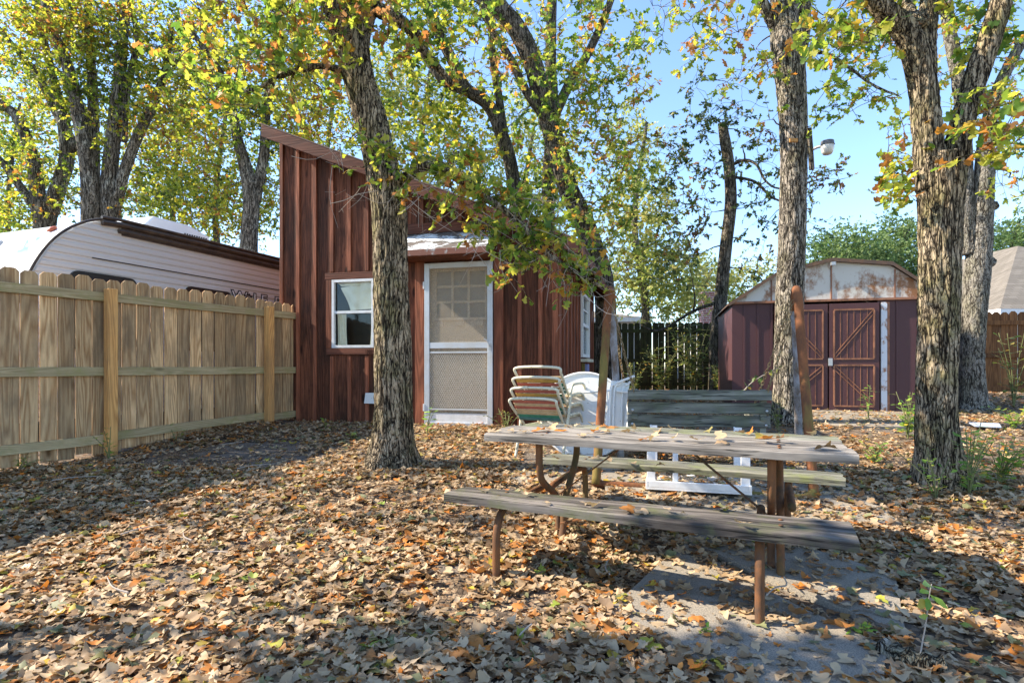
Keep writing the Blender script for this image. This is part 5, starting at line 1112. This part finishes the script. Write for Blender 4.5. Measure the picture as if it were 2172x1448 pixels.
# sprig over the swing
def sprig(label, pts, d, n, mat, leaf=(.04, .06)):
    P3 = smooth_path([P(x, y, d) for x, y in pts], 6); b = P3[0]; rt = empty('twig', b, 0, label, 'twig'); MB().tube([p - b for p in P3], [.006 - .004 * i / len(P3) for i in range(len(P3))], 5).build('stem', MAT['twig_pale'], rt, smooth=True)
    LP = []; LY = []
    for i in range(n): q = random.choice(P3[3:]) - b; LP.append(tuple(q)); LY.append((random.gauss(0, 1), random.gauss(0, .6), random.gauss(0, 1)))
    if n: leaf_mesh('foliage', LP, np.array(LY), np.random.normal(0, 1, (n, 3)), np.random.uniform(*leaf, n), ST_OVAL, mat, rt, .3)
sprig('spray of orange and green leaves reaching over the swing slats', [(1560, 850), (1590, 815), (1620, 795), (1650, 780)], 5.5, 26, MAT['leaf_shrub'], (.04, .065))
# fallen log, twigs
m = MB(); pts = [P(1865, 1378, 2.25), P(1900, 1385, 2.2), P(1950, 1402, 2.14), P(2010, 1415, 2.1)]; pts = [Vector((p.x, p.y, .03)) for p in pts]; b0 = pts[0].copy()
sp3 = smooth_path([p - b0 for p in pts], 8)
m.tube(sp3, [.035, .04] + [.045 + .008 * math.sin(i * 1.3) for i in range(len(sp3) - 4)] + [.035, .02], 24, fn=lambda p, dr, r, i: r + .006 * mnoise.noise((p + dr * r) * 12) + .003 * mnoise.noise((p + dr * r) * 70))
tag(m.build('rotten_log', MAT['bark_grey'], loc=b0, smooth=True), 'short grey rotten piece of wood lying in leaves, front right', 'log')
for lab, pts in (('pale forked twig standing in the leaves in front of the near bench', [(1097, 1372), (1100, 1350), (1118, 1330), (1128, 1322)]), ('pale twig beside the right front pipe leg of the bench', [(1625, 1262), (1645, 1245), (1668, 1240), (1662, 1222)])):
    d = 2.35 if pts[0][0] < 1300 else 2.65
    P3 = smooth_path([P(x, y, d) for x, y in pts], 5); b = P3[0]; tag(MB().tube([p - b for p in P3], .004, 5).build('fallen_twig', MAT['twig_pale'], loc=b), lab, 'twig')
for i in range(14):
    d = random.uniform(2.1, 6); x = random.uniform(-.85, .3) * d; b = Vector((x, d, gz(x, d) + .055)); a = random.uniform(0, 6.28); L_ = random.uniform(.12, .35); u = Vector((math.cos(a), math.sin(a), 0))
    tp = smooth_path([Vector((0, 0, 0)), u * L_ * .4 + Vector((-u.y, u.x, .3)) * L_ * .1, u * L_ + Vector((0, 0, .01))], 4)
    tag(MB().tube(tp, [.005 - .003 * k / len(tp) for k in range(len(tp))], 5).build('fallen_twig', MAT['twig_pale'], loc=b), 'short bare twig lying among the leaves on the ground', 'twig', 'small twigs scattered on the ground')
# bare twigs in front of the gable
for lab, pts, d in (('pale bare twig crossing the shed boards left of the leaning oak', [(800, 405), (760, 412), (730, 425), (700, 432)], 5.1), ('bare twig below the shed eave right of the leaning oak', [(865, 420), (900, 450), (930, 463), (965, 440), (985, 400)], 5.1)):
    P3 = smooth_path([P(x, y, d) for x, y in pts], 5); b = P3[0]; tag(MB().tube([p - b for p in P3], .0035, 5).build('bare_twig', MAT['twig_pale'], loc=b), lab, 'twig')
# metal sheet behind the forked oak
m = MB(); p = P(2068, 895, 6.9); m.prism([(0, 0, 0), (.22, -.12, 0), (.38, .1, .02), (.12, .25, .02)], (0, 0, .012)); tag(m.build('metal_sheet', flat('blue_grey_sheet', (.38, .43, .52), .5, .4), loc=(p.x, p.y, gz(p.x, p.y) + .05)), 'flat blue-grey sheet on the soil just right of the forked oak', 'sheet')
# ------------------------------------------------------------------ loose leaves on table and benches
def loose(name, where, spots, zoff, group):
    for (px, py, zz, s, c) in spots:
        d = F * (CAMZ - zz) / (py - 777); p = P(px, py, d); a = random.uniform(0, 6.28); N = 1
        o = leaf_mesh(name, [(-.5 * s * math.cos(a), -.5 * s * math.sin(a), 0)], np.array([(math.cos(a), math.sin(a), random.uniform(-.1, .2))]), np.array([(random.gauss(0, .35), random.gauss(0, .35), 1)]), [s], ST_OAK, MAT['litter'], None, .8, np.array([c]), .13)
        o.location = (p.x, p.y, zz + .012); nm_ = 'pale tan' if c < .3 or .58 < c < .7 else 'brown' if c < .58 or c < .8 else 'orange' if c < .92 else 'yellow-green'
        tag(o, where.replace('dry', nm_ + ' dry'), 'leaf', group.replace('dry', nm_ + ' dry'))
tl = [(1026, 912, .09, .84), (1050, 916, .09, .1), (1085, 917, .08, .2), (1110, 918, .08, .6), (1150, 916, .13, .86), (1165, 912, .12, .3), (1190, 915, .10, .9), (1205, 906, .10, .1), (1228, 905, .07, .05), (1255, 902, .09, .6), (1285, 906, .13, .84), (1300, 908, .09, .82), (1245, 925, .10, .12), (1232, 927, .08, .25), (1262, 917, .09, .87), (1285, 919, .10, .1), (1330, 917, .09, .3), (1350, 913, .08, .2), (1395, 917, .10, .35), (1425, 913, .08, .1), (1503, 917, .08, .97), (1365, 933, .08, .85), (1385, 934, .09, .2), (1430, 934, .07, .1), (1480, 937, .09, .3), (1533, 933, .10, .15), (1532, 941, .08, .4), (1570, 922, .08, .7), (1590, 922, .08, .9), (1612, 930, .11, .98), (1622, 938, .10, .85), (1652, 937, .10, .75), (1755, 954, .12, .5), (1718, 922, .07, .2)]
loose('dry_leaf', 'curled dry oak leaf lying on the picnic table top', [(a, b, .752, s, c) for a, b, s, c in tl], 0, 'dry leaves on the table top')
bl = [(1026, 1043, .08, .15), (1120, 1050, .08, .1), (1163, 1069, .05, .2), (1240, 1068, .07, .1), (1262, 1073, .09, .2), (1335, 1083, .13, .84), (1360, 1087, .09, .6), (1415, 1083, .06, .1), (1450, 1093, .04, .1), (1578, 1115, .08, .25), (1525, 1080, .12, .95)]
loose('dry_leaf', 'curled dry oak leaf lying on the near bench', [(a, b, .456, s, c) for a, b, s, c in bl], 0, 'dry leaves on the near bench')
fl_ = [(1180, 975, .07, .1), (1265, 973, .1, .3), (1290, 978, .08, .2), (1340, 985, .08, .1), (1400, 990, .07, .3)]
loose('dry_leaf', 'curled dry oak leaf lying on the far bench', [(a, b, .484, s, c) for a, b, s, c in fl_], 0, 'dry leaves on the far bench')
